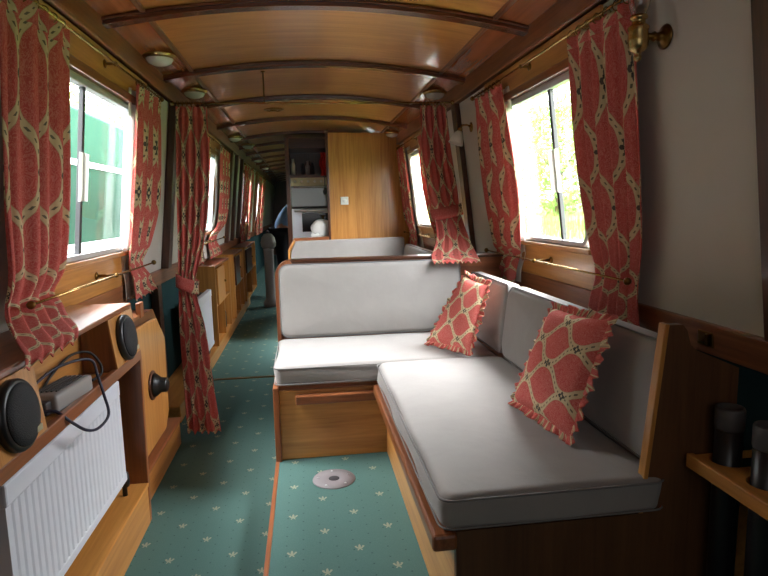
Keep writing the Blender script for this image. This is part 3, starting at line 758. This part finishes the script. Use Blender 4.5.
# ------------------------------------------------------------------ wall lamps
lt = thing('wall_lamp', WP(1, 1.57, 1.66, 0), 'brass gimbal wall lamp with clear glass chimney on the cream wall, top right', 'wall lamp')
bp = WP(1, 1.57, 1.66, 0)
MB().lathe([(.034, 0), (.034, .004), (.026, .010), (.014, .014), (.010, .03), (.014, .036), (.009, .045), (.009, .07)], bp, (-1, 0, .0), 24).build('wall_rose', BRASSD, lt)
lc = bp+Vector((-.085, -.005, 0))
MB().lathe([(.004, -.070), (.010, -.064), (.011, -.056), (.006, -.050), (.010, -.046), (.020, -.040), (.026, -.030), (.028, -.010), (.026, .010), (.029, .020), (.026, .024), (.018, .030), (.017, .040), (.024, .044), (.022, .052), (.012, .056)], lc, (0, 0, 1), 28).build('lamp_body', BRASS, lt)
mb = MB(); prof = [(.018, .052), (.026, .075), (.030, .095), (.024, .12), (.018, .15), (.017, .20), (.0155, .20), (.0165, .15), (.0225, .12), (.0285, .095), (.0245, .076), (.016, .054)]
mb.lathe(prof, lc, (0, 0, 1), 24); mb.build('glass_chimney', CLEAR, lt)
l2 = thing('wall_lamp', WP(1, 3.47, 1.67, 0), 'small brass wall light with frosted tulip shade by the right divider curtain', 'wall lamp')
b2 = WP(1, 3.47, 1.675, 0)
MB().lathe([(.03, 0), (.03, .006), (.012, .012)], b2, (-1, 0, 0), 20).build('wall_rose', BRASS, l2)
MB().tube([b2, b2+Vector((-.03, -.005, .012)), b2+Vector((-.06, -.01, .01)), b2+Vector((-.075, -.01, -.015))], .006, 8).build('arm', BRASS, l2)
MB().lathe([(.010, 0), (.014, .01), (.014, .03)], b2+Vector((-.070, -.01, -.005)), (-.35, 0, -1), 16).build('shade_holder', BRASS, l2)
MB().lathe([(.014, .022), (.026, .035), (.036, .06), (.046, .10), (.044, .10), (.034, .06), (.024, .037), (.010, .026)], b2+Vector((-.070, -.01, -.005)), (-.35, 0, -1), 24).build('lamp_shade', plain('opal_glass', (225, 222, 215), .4), l2)

# ceiling lights
for k, (x, y, lab) in enumerate([(-.665, 3.02, 'round brass ceiling light with clear dome, nearest on the left'), (-.675, 6.15, 'round brass ceiling light far left just before the bulkhead line'), (-.62, 6.95, 'round brass ceiling light far left beyond the second window'),
                               (.90, 5.86, 'round brass ceiling light at the top right of the oak bulkhead'), (-.655, 3.86, 'round brass ceiling light just above the left divider curtain'), (.885, 3.86, 'round brass ceiling light just above the right divider curtain'), (-.65, 8.8, 'small ceiling light far down the aisle, nearer of two'), (-.65, 10.4, 'small ceiling light far down the aisle, farther of two')]):
    z = cz(x)-.002; t = thing('ceiling_light', (x, y, z-.05), lab, 'ceiling light', 'brass ceiling lights')
    MB().lathe([(.078, 0), (.082, -.008), (.076, -.018), (.066, -.024), (.060, -.012), (.04, -.002)], (x, y, z), (0, 0, 1), 28).build('bezel', BRASS, t)
    MB().lathe([(.064, -.014), (.062, -.028), (.052, -.042), (.030, -.052), (.004, -.056)], (x, y, z), (0, 0, 1), 28).build('dome', plain('dome_glass', (205, 200, 190), .15), t)
x, y = -.22, 4.93; z = cz(x)
t = MB().lathe([(.085, 0), (.085, -.006), (.06, -.012), (.055, -.006), (.03, -.006), (.028, -.014), (.004, -.016)], (x, y, z), (0, 0, 1), 28).build('roof_vent', BRASSD); tag(t, 'flat round brass ventilator in the ceiling', 'vent')

# ------------------------------------------------------------------ left shelf unit
su = thing('shelf_unit', (-.79, 1.5, 0), 'light oak shelf unit with dark edging along the left wall, around the radiator', 'shelf unit')
MB().box(-.76, -.642, .5, 2.215, .660, .680).build('shelf_board', OAK['y'], su)
MB().box(-.656, -.636, .5, 2.235, .652, .690).build('shelf_lipping', MAH['y'], su, .004)
MB().box(-.76, -.745, .5, 2.215, .68, .856).build('back_panel', OAK['y'], su)
MB().box(-.868, -.652, .5, 2.215, .856, .873).build('ledge_board', MAH['y'], su, .004)
MB().prism([(-.93, 2.215, 0), (-.646, 2.215, 0), (-.635, 2.215, .655), (-.66, 2.215, .865), (-.868, 2.215, .865)], (0, .022, 0)).build('end_panel', MAH['z'], su, .003)
MB().box(-.93, -.646, .5, 2.215, 0, .150).build('plinth', OAK['y'], su, .002)
MB().box(-.93, -.640, .5, 2.215, .150, .165).build('plinth_top', OAK['y'], su, .004)
MB().box(-.935, -.925, .5, 2.215, .165, .66).build('recess_back', DARK['y'], su)
rad = thing('radiator', (-.70, 1.7, .23), 'white ribbed panel radiator under the near left shelf', 'radiator')
def radiator(par, x, y0, y1, z0, z1, n):
    mb = MB(); w = (y1-y0-.04)/n; prof = [(x-.03, y0), (x, y0)]
    y = y0+.02; prof.append((x, y))
    for k in range(n):
        prof += [(x, y+w*.10), (x+.003, y+w*.30), (x+.003, y+w*.70), (x, y+w*.90)]; y += w
    prof += [(x, y1), (x-.03, y1)]
    mb.prism([(a, b, z0+.03) for a, b in prof], (0, 0, z1-z0-.085)); mb.build('ribbed_panel', WHITE, par)
    MB().box(x-.03, x+.004, y0, y1, z1-.056, z1).build('top_band', WHITE, par, .006)
    MB().box(x-.03, x+.004, y0, y1, z0, z0+.032).build('bottom_band', WHITE, par, .006)
    MB().box(x-.085, x-.031, y0+.02, y1-.02, z0+.02, z1-.02).build('convector', GREYD, par)
radiator(rad, -.684, 1.30, 2.10, .235, .612, 24)
mb = MB(); mb.tube([(-.70, 2.12, .166), (-.70, 2.12, .25), (-.70, 2.09, .255)], .009, 8); mb.build('valve_pipe', BLACK, rad)
MB().lathe([(.016, 0), (.018, .02), (.015, .05)], (-.70, 2.125, .20), (0, 0, 1), 14).build('valve', BLACK, rad)
rad2 = thing('radiator', (-.77, 4.3, .10), 'small white radiator on the carpeted side behind the left divider curtain', 'radiator')
radiator(rad2, -.755, 4.02, 4.62, .16, .60, 14)
MB().box(-.80, -.78, 4.05, 4.10, .10, .18).build('foot', GREYD, rad2); MB().box(-.80, -.78, 4.52, 4.57, .10, .18).build('foot', GREYD, rad2)

def speaker(y, y0, y1, label):
    t = thing('speaker', (-.76, (y0+y1)/2, .69), label, 'speaker', 'shelf speakers')
    mb = MB(); mb.hexa([(-.744, y0, .681), (-.637, y0, .681), (-.637, y1, .681), (-.744, y1, .681), (-.744, y0, .855), (-.656, y0, .855), (-.656, y1, .855), (-.744, y1, .855)])
    mb.build('cabinet', MAH['z'], t, .002)
    mb = MB(); mb.hexa([(-.639, y0, .6905), (-.634, y0, .6905), (-.634, y1, .6905), (-.639, y1, .6905), (-.658, y0, .855), (-.653, y0, .855), (-.653, y1, .855), (-.658, y1, .855)]); mb.build('front_board', OAK['z'], t, .001)
    c = Vector((-.643, y, .771)); ax = Vector((1, 0, .1)).normalized()
    MB().lathe([(.080, 0), (.080, .012), (.077, .018), (.070, .020)], c, ax, 40).build('speaker_ring', BLACK, t)
    g = MB().lathe([(.070, .018), (.068, .024), (.05, .029), (.02, .031), (.002, .031)], c, ax, 40).build('grille', GRILLE, t)
    q = c+Vector((.030, .040, -.045)); MB().box(q.x-.002, q.x+.003, q.y-.013, q.y+.013, q.z-.007, q.z+.007).build('badge', BADGE, g, .001)
speaker(2.075, 1.955, 2.213, 'round black speaker in an oak box at the far end of the left shelf')
speaker(1.297, 1.12, 1.425, 'round black speaker at the left edge of the photo on the near shelf end')

# charger and its cable on the shelf
dv = thing('power_adapter', (-.69, 1.63, .69), 'grey ribbed plastic power unit lying on the left shelf', 'power unit')
def rbox(mb, c, d, l, w, h):
    c = Vector(c); d = Vector(d).normalized(); n_ = Vector((-d.y, d.x, 0)); up = Vector((0, 0, 1))
    p = [c+d*a*l/2+n_*b*w/2 for a, b in ((-1, -1), (1, -1), (1, 1), (-1, 1))]
    return mb.hexa([tuple(q) for q in p]+[tuple(q+up*h) for q in p])
mb = MB(); rbox(mb, (-.690, 1.655, .682), (.12, 1, 0), .20, .078, .052); mb.build('case', GREYP, dv, .010, 3)
mb = MB()
for k in range(5): rbox(mb, Vector((-.716+.0125*k, 1.66, .7335)), (.12, 1, 0), .15, .004, .004)
mb.build('ribs', GREYD, dv)
mb = MB(); rbox(mb, (-.702, 1.545, .686), (.12, 1, 0), .03, .05, .035); mb.build('socket_face', GREYD, dv, .004)
o = MB().lathe([(.020, 0), (.022, .02), (.022, .055), (.016, .06)], (-.70, 1.475, .681), (0, 0, 1), 20).build('white_plug', WHITEP); tag(o, 'small white plug standing between the near speaker and the power unit', 'plug')
def spline(pts, n=10):
    pts = [Vector(p) for p in pts]; out = []
    for i in range(len(pts)-1):
        a, b, c, d = pts[max(i-1, 0)], pts[i], pts[i+1], pts[min(i+2, len(pts)-1)]
        for k in range(n):
            f = k/n; out.append(b+.5*f*(c-a+f*(2*a-5*b+4*c-d+f*(3*(b-c)+d-a))))
    return out+[pts[-1]]
mb = MB(); mb.tube(spline([(-.72, 1.545, .705), (-.70, 1.52, .70), (-.66, 1.53, .699), (-.628, 1.54, .665), (-.622, 1.62, .61), (-.618, 1.70, .585), (-.612, 1.77, .60), (-.622, 1.775, .66), (-.640, 1.79, .715), (-.655, 1.80, .76), (-.68, 1.76, .775), (-.71, 1.66, .775), (-.733, 1.57, .745), (-.734, 1.53, .70)], 8), .0042, 8)
c1 = mb.build('power_cable', RUBBER); tag(c1, 'dark blue cable looping over the shelf edge in front of the white radiator', 'cable')
mb = MB(); mb.tube(spline([(-.735, 1.60, .70), (-.736, 1.70, .745), (-.725, 1.82, .775), (-.70, 1.90, .765), (-.68, 1.93, .72), (-.675, 1.92, .688), (-.68, 1.85, .686)], 8), .004, 8)
tag(mb.build('power_cable', plain('black_cable', (14, 14, 16), .5)), 'black cable arching behind the grey power unit', 'cable')

# octagon fronted cupboard with black porthole ventilator
cp = thing('corner_cupboard', (-.82, 2.6, 0), 'oak cupboard with clipped corners and round black knob beyond the shelf unit', 'cupboard')
XD = -.705
MB().prism([(XD-.02, 2.245, .15), (XD-.02, 2.80, .15), (XD-.02, 2.90, .22), (XD-.02, 2.92, .62), (XD-.02, 2.78, .755), (XD-.02, 2.245, .765)], (-.19, 0, 0)).build('carcass', DARK['z'], cp)
MB().prism([(XD, 2.26, .165), (XD, 2.79, .165), (XD, 2.865, .235), (XD, 2.885, .60), (XD, 2.765, .715), (XD, 2.30, .735), (XD, 2.26, .70)], (-.02, 0, 0)).build('door', OAK['z'], cp, .005)
MB().box(-.93, -.69, 2.237, 3.0, 0, .125).build('plinth', OAK['y'], cp, .002)
MB().box(-.93, -.68, 2.237, 3.0, .125, .145).build('plinth_moulding', MAH['y'], cp, .005)
MB().lathe([(.066, 0), (.066, .008), (.060, .010)], (XD, 2.60, .44), (1, 0, 0), 24).build('knob_plate', DARK['z'], cp, .002)
MB().lathe([(.055, .010), (.050, .020), (.040, .032), (.034, .040), (.032, .062), (.028, .068), (.01, .068)], (XD, 2.60, .44), (1, 0, 0), 28).build('knob', BLACK, cp)
MB().box(-.80, -.70, 2.30, 2.52, .766, .782).build('top_bracket', MAH['y'], cp, .003)
MB().box(-.715, -.695, 2.48, 2.53, .766, .83).build('peg', MAH['z'], cp, .003)

# cabinets farther along the left side
def bookcase(y0, y1, label, kind):
    t = thing('side_cabinet', (-.85, (y0+y1)/2, .1), label, 'cabinet')
    x0, x1, zt = -.93, -.74, .765
    MB().box(x0, x1, y0, y0+.02, .10, zt).build('side_panel', OAK['z'], t, .002)
    MB().box(x0, x1, y1-.02, y1, .10, zt).build('side_panel', OAK['z'], t, .002)
    MB().box(x0, x1, y0+.02, y1-.02, zt-.02, zt).build('top', MAH['y'], t, .002)
    MB().box(x0, x1, y0+.02, y1-.02, .10, .12).build('bottom', OAK['y'], t)
    MB().box(x0, x0+.01, y0+.02, y1-.02, .12, zt-.02).build('back', DARK['z'], t)
    MB().box(x0+.01, x1-.01, y0+.02, y1-.02, .42, .437).build('shelf', OAK['y'], t)
    ym = (y0+y1)/2
    MB().box(x0+.01, x1, ym-.01, ym+.01, .12, zt-.02).build('divider', OAK['z'], t)
    d = MB().box(x1, x1+.016, y0+.03, ym-.01, .44, zt-.03).build('door', DARK['z'] if kind else OAK['z'], t, .003)
    MB().ball((x1+.022, ym-.04, .60), .012, 8).build('door_knob', BRASSD, d)
    return t
bookcase(4.78, 5.66, 'oak cabinet with open compartments behind the second left radiator', 0)
bookcase(6.02, 6.86, 'farther dark fronted cabinet on the left of the aisle', 1)
bookcase(7.15, 8.6, 'farthest long dark fronted cabinet down the aisle, beyond the canister', 1)
for k, (y, z, c, hh) in enumerate([(5.36, .438, 'white', .07), (5.45, .438, 'dark', .16), (5.40, .121, 'white', .05), (5.50, .121, 'dark', .20), (6.58, .438, 'dark', .18), (6.62, .121, 'dark', .20)]):
    mb = MB(); mb.lathe([(.028, 0), (.03, .01), (.03, hh*.7), (.018, hh*.85), (.018, hh)], (-.80, y, z), (0, 0, 1), 14)
    tag(mb.build('storage_jar', WHITEP if c == 'white' else BLACK), ['squat white pot on the upper shelf of the oak cabinet', 'dark jar on the upper shelf of the oak cabinet', 'low white pot on the lower shelf of the oak cabinet', 'dark bottle on the lower shelf of the oak cabinet', 'dark bottle on the upper shelf of the farther cabinet', 'dark bottle on the lower shelf of the farther cabinet'][k], 'jar')
cn = thing('metal_canister', (-.465, 7.3, 0), 'grey dome topped metal canister standing in the aisle by the person', 'canister')
MB().lathe([(.08, 0), (.09, .02), (.09, .06), (.06, .10), (.06, .70), (.065, .73)], (-.465, 7.3, 0), (0, 0, 1), 24).build('body', GREYP, cn)
MB().lathe([(.07, .74), (.09, .76), (.095, .81), (.08, .87), (.05, .91), (.01, .925)], (-.465, 7.3, 0), (0, 0, 1), 24).build('dome_lid', GREYP, cn)
MB().ball((-.465, 7.3, .94), .02, 10).build('knob', BLACK, cn)

# ------------------------------------------------------------------ galley tower
tw = thing('oven_tower', (.05, 6.55, 0), 'tall dark galley cabinet housing a white double oven beside the oak bulkhead', 'oven cabinet')
X0, X1, Y0 = -.185, .40, 6.32
MB().box(X0, X0+.045, Y0-.02, 6.9, 0, 1.96).build('side_post', DARK['z'], tw, .003)
MB().box(X1, X1+.02, Y0, 6.9, 0, 1.96).build('side_post', DARK['z'], tw, .003)
MB().box(X0+.045, X1, 6.86, 6.9, 0, 1.96).build('back', DARK['z'], tw)
MB().box(X0+.045, X1, Y0, 6.86, 1.545, 1.575).build('open_shelf', DARK['x'], tw)
MB().box(X0+.045, X1, Y0, 6.86, 1.85, 1.955).build('header', DARK['x'], tw)
MB().box(X0+.045, X1, Y0, 6.86, 0, .84).build('lower_cupboard', OAK['z'], tw, .003)
ov = thing('double_oven', (.11, 6.5, .84), 'white built-in double oven with dark lower window', 'oven')
MB().box(X0+.048, X1-.002, Y0, 6.8, .842, 1.543).build('body', CREAM, ov)
MB().box(X0+.05, X1-.005, Y0-.012, Y0, 1.465, 1.54).build('control_panel', CREAM, ov, .003)
for x in (-.09, -.02, .05, .12, .19): MB().lathe([(.014, 0), (.012, .012)], (x, Y0-.012, 1.502), (0, -1, 0), 14).build('dial', WHITEP, ov)
d = MB().box(X0+.05, X1-.005, Y0-.022, Y0, 1.235, 1.455).build('grill_door', MIRR, ov, .004); MB().tube([(-.11, Y0-.045, 1.44), (.34, Y0-.045, 1.44)], .007, 8).build('door_handle', CHROME, d)
MB().box(X0+.05, X1-.005, Y0-.006, Y0, 1.215, 1.235).build('gap_strip', BLACK, ov)
d = MB().box(X0+.05, X1-.005, Y0-.022, Y0, .85, 1.212).build('oven_door', WHITE, ov, .004); MB().box(-.03, .34, Y0-.026, Y0-.021, .965, 1.165).build('oven_window', OVENG, d, .002)
MB().tube([(-.11, Y0-.045, 1.19), (.34, Y0-.045, 1.19)], .007, 8).build('door_handle', WHITEP, d)
# things by the oven
for k, (x, c, h, lab) in enumerate([(-.105, WHITEP, .17, 'pale box-like jar at the left end of the shelf above the oven'), (.00, GREYD, .12, 'dark tumbler left of centre on the shelf above the oven'), (.05, GREYP, .15, 'grey bottle in the middle of the shelf above the oven'), (.10, GREYD, .13, 'dark glass right of the grey bottle above the oven')]):
    tag(MB().lathe([(.022, 0), (.024, h*.6), (.013, h*.8), (.013, h)], (x, 6.40, 1.576), (0, 0, 1), 14).build('shelf_bottle', c), lab, 'bottle')
def cloth(name, mat, x0, x1, y, z0, z1, label, cat, amp=.01):
    mb = MB(); mb.grid(lambda u, v: (x0+(x1-x0)*u+.01*math.sin(9*v), y+amp*math.sin(u*14+v*3), z0+(z1-z0)*v), 20, 14); o = mb.build(name, mat, solid=.006); return tag(o, label, cat)
cloth('red_mitt', REDC, .185, .25, 6.275, 1.56, 1.80, 'red oven cloth hanging at the top right of the oven tower', 'oven cloth')
mb = MB(); mb.tube([(.225, 6.24, 1.56), (.225, 6.24, 1.42)], .005, 8); mb.ball((.225, 6.24, 1.39), .03, 10, (.7, .25, 1.2)); tag(mb.build('hanging_spoon', GREYD), 'dark spoon hanging below the red cloth in front of the oven', 'spoon')
mb = MB()
def bag(c, r, sc, seed):
    vs = []; n = 20; m_ = 12
    def fn(u, v):
        th = 2*PI*u; ph = PI*v; k = 1+.10*math.sin(5*th+seed)*math.sin(ph)+.07*math.sin(9*th+4*ph)
        return (c[0]+r*sc[0]*k*math.sin(ph)*math.cos(th), c[1]+r*sc[1]*k*math.sin(ph)*math.sin(th), c[2]-r*sc[2]*math.cos(ph))
    mb.grid(fn, 24, 14)
bag((.17, 6.10, 1.00), .11, (1, .6, .95), 1); bag((.12, 6.09, .925), .07, (1, .7, .7), 2)
o = mb.build('carrier_bag', WHITEP); tag(o, 'crumpled white bag resting above the far seat back in front of the oven', 'bag')
mb = MB(); mb.lathe([(.012, 0), (.012, .04), (.03, .05), (.028, .056)], (.19, 6.10, 1.085), (0, 0, 1), 12); tag(mb.build('brown_bottle_top', BRASSD), 'small brown bottle top poking out of the white bag', 'bottle')
o = MB().box(.05, .26, 6.045, 6.16, .12, .90).build('worktop_end', OAK['z'], None, .003); tag(o, 'narrow oak cabinet end supporting the white bag behind the far seat', 'cabinet')

sw = thing('light_switch', (.405, 5.99, 1.26), 'square white switch plate on the oak bulkhead', 'light switch')
MB().box(.372, .452, 5.99, 6.0, 1.245, 1.325).build('plate', WHITEP, sw, .003)
MB().lathe([(.020, 0), (.020, .006), (.016, .008)], (.412, 5.99, 1.285), (0, -1, 0), 18).build('dial', WHITEP, sw)
MB().box(.458, .470, 5.992, 6.0, 1.245, 1.325).build('surround', OAK['z'], sw)

# ------------------------------------------------------------------ person bending in the far galley
def skinned(name, verts, edges, mat, parent, root=0, sub=2):
    me = bpy.data.meshes.new(name); loc = parent.location if parent else Vector()
    me.from_pydata([tuple(Vector(v[0])-loc) for v in verts], edges, []); o = bpy.data.objects.new(name, me); COL.objects.link(o)
    s_ = o.modifiers.new('skin', 'SKIN'); s_.use_smooth_shade = True
    for i, v in enumerate(verts):
        r = v[1]; me.skin_vertices[0].data[i].radius = r if isinstance(r, tuple) else (r, r)
    me.skin_vertices[0].data[root].use_root = True
    b = o.modifiers.new('sub', 'SUBSURF'); b.levels = sub; b.render_levels = sub
    me.materials.append(mat); o.parent = parent
    return o
PX, PY = -.34, 8.1
ps = thing('person', (PX, PY, 0), 'person in blue shirt and dark trousers bending towards the galley, seen in the aisle', 'person')
bv = [((PX, PY, .92), (.15, .12)), ((PX+.09, PY, 1.10), (.13, .11)), ((PX+.22, PY, 1.28), (.15, .12)), ((PX+.30, PY, 1.38), .055), ((PX+.39, PY, 1.44), (.085, .085)), ((PX+.44, PY, 1.40), .075),
      ((PX, PY-.09, .86), .095), ((PX+.02, PY-.10, .48), .065), ((PX-.02, PY-.10, .09), .045), ((PX+.11, PY-.10, .045), .038),
      ((PX, PY+.09, .86), .095), ((PX+.02, PY+.10, .48), .065), ((PX-.02, PY+.10, .09), .045), ((PX+.11, PY+.10, .045), .038),
      ((PX+.24, PY-.17, 1.28), .055), ((PX+.32, PY-.20, 1.02), .042), ((PX+.52, PY-.18, .98), .032), ((PX+.60, PY-.17, .98), .028),
      ((PX+.24, PY+.17, 1.28), .055), ((PX+.32, PY+.20, 1.02), .042), ((PX+.52, PY+.18, .98), .032), ((PX+.60, PY+.17, .98), .028)]
be = [(0, 1), (1, 2), (2, 3), (3, 4), (4, 5), (0, 6), (6, 7), (7, 8), (8, 9), (0, 10), (10, 11), (11, 12), (12, 13), (2, 14), (14, 15), (15, 16), (16, 17), (2, 18), (18, 19), (19, 20), (20, 21)]
for s_, w_, b0 in ((-1, 17, 0), (1, 21, 0)):
    for k, (dy, l) in enumerate([(-.024, .06), (-.008, .07), (.008, .068), (.022, .055)]):
        p = Vector(bv[w_][0]); bv.append(((p.x+.03, p.y+dy, p.z), .010)); bv.append(((p.x+.03+l*.6, p.y+dy*1.2, p.z-.01), .009)); bv.append(((p.x+.03+l*.9, p.y+dy*1.2, p.z-.035), .008))
        n = len(bv); be += [(w_, n-3), (n-3, n-2), (n-2, n-1)]
    bv.append(((p.x+.01, p.y-s_*.035, p.z+.01), .010)); bv.append(((p.x+.04, p.y-s_*.05, p.z), .009)); n = len(bv); be += [(w_, n-2), (n-2, n-1)]
skinned('body', bv, be, SKIN, ps)
skinned('shirt', [((PX-.01, PY, .86), (.178, .15)), ((PX+.09, PY, 1.10), (.155, .14)), ((PX+.22, PY, 1.28), (.175, .15)), ((PX+.28, PY, 1.35), .07), ((PX+.24, PY-.18, 1.28), .072), ((PX+.31, PY-.205, 1.06), .06), ((PX+.24, PY+.18, 1.28), .072), ((PX+.31, PY+.205, 1.06), .06)],
        [(0, 1), (1, 2), (2, 3), (2, 4), (4, 5), (2, 6), (6, 7)], SHIRT, ps)
skinned('trousers', [((PX, PY, .86), (.168, .14)), ((PX, PY-.095, .84), .112), ((PX+.02, PY-.10, .48), .085), ((PX-.02, PY-.10, .10), .07), ((PX, PY+.095, .84), .112), ((PX+.02, PY+.10, .48), .085), ((PX-.02, PY+.10, .10), .07)],
        [(0, 1), (1, 2), (2, 3), (0, 4), (4, 5), (5, 6)], TROUS, ps)
skinned('hair', [((PX+.35, PY, 1.47), .085), ((PX+.40, PY, 1.51), .075), ((PX+.34, PY, 1.42), .06)], [(0, 1), (0, 2)], HAIR, ps)
for s_ in (-1, 1):
    MB().box(PX-.07, PX+.19, PY+s_*.10-.045, PY+s_*.10+.045, 0.0, .075).build('shoe', BLACK, ps, .025, 4)
    MB().ball((PX+.515, PY+s_*.03, 1.42), .010, 8).build('eye', BLACK, ps)
MB().ball((PX+.53, PY, 1.395), .016, 8, (1.2, .8, 1)).build('nose', SKIN, ps)

# ------------------------------------------------------------------ floor socket, table legs in their rack, catch
so = thing('table_leg_socket', (.075, 2.205, .12), 'round grey table leg socket set into the raised carpet', 'floor socket')
MB().lathe([(.086, 0), (.085, .003), (.04, .004), (.024, .005), (.022, .0035), (.001, .003)], (.075, 2.205, .12), (0, 0, 1), 40).build('flange', SOCK, so)
MB().lathe([(.022, .0036), (.021, .0042), (.001, .0042)], (.075, 2.205, .12), (0, 0, 1), 24).build('socket_hole', HOLE, so)
for k in range(5):
    a = 2*PI*k/5+.4; MB().lathe([(.005, 0), (.003, .0015)], (.075+.065*math.cos(a), 2.205+.065*math.sin(a), .1248), (0, 0, 1), 8).build('screw', CHROME, so)

rk = thing('leg_rack', (1.0, 1.0, .58), 'oak rack board with cut-outs holding the black table legs', 'rack')
# board with two round cut-outs open to the back
cuts = [1.162, 1.045]
pts = [(.895, .70), (.895, 1.205), (1.15, 1.205)]
for cy in cuts:
    pts += [(1.15, cy+.038)]+[(.96+.038*math.cos(a), cy+.038*math.sin(a)) for a in [PI/2+PI*k/8 for k in range(9)]]+[(1.15, cy-.038)]
pts += [(1.15, .70)]
MB().prism([(x, y, .578) for x, y in pts], (0, 0, .018)).build('rack_board', OAK['y'], rk)
MB().box(.880, .897, .70, 1.197, .572, .606).build('rack_lipping', OAK['y'], rk, .003)
MB().box(1.125, 1.145, .70, 1.195, .55, .582).build('batten', MAH['y'], rk)
for k, cy in enumerate(cuts):
    t = thing('table_pole', (.96, cy, .12), ['black tubular table pole with grey collar, the farther one in the rack', 'black tubular table pole with grey collar, at the right edge of the photo'][k], 'table pole', 'spare table poles')
    MB().lathe([(.026, 0), (.029, .01), (.030, .40), (.030, .57)], (.96, cy, .12), (0, 0, 1), 24).build('tube', TUBE, t)
    MB().lathe([(.0305, .555), (.032, .56), (.032, .602), (.030, .607), (.026, .607), (.025, .57)], (.96, cy, .12), (0, 0, 1), 24).build('collar', COLLAR, t)
ct = thing('panel_catch', WP(1, 1.47, .80, .018), 'small dark brown catch on the wooden trim above the settee end panel', 'catch')
mb = MB(); wslab(mb, 1, 1.415, 1.475, .795, .84, .018, .024); mb.build('catch_plate', BRASSD, ct, .003)
mb = MB(); wslab(mb, 1, 1.425, 1.435, .80, .835, .024, .034); wslab(mb, 1, 1.425, 1.465, .80, .808, .024, .034); mb.build('catch_lip', BRASSD, ct, .002)
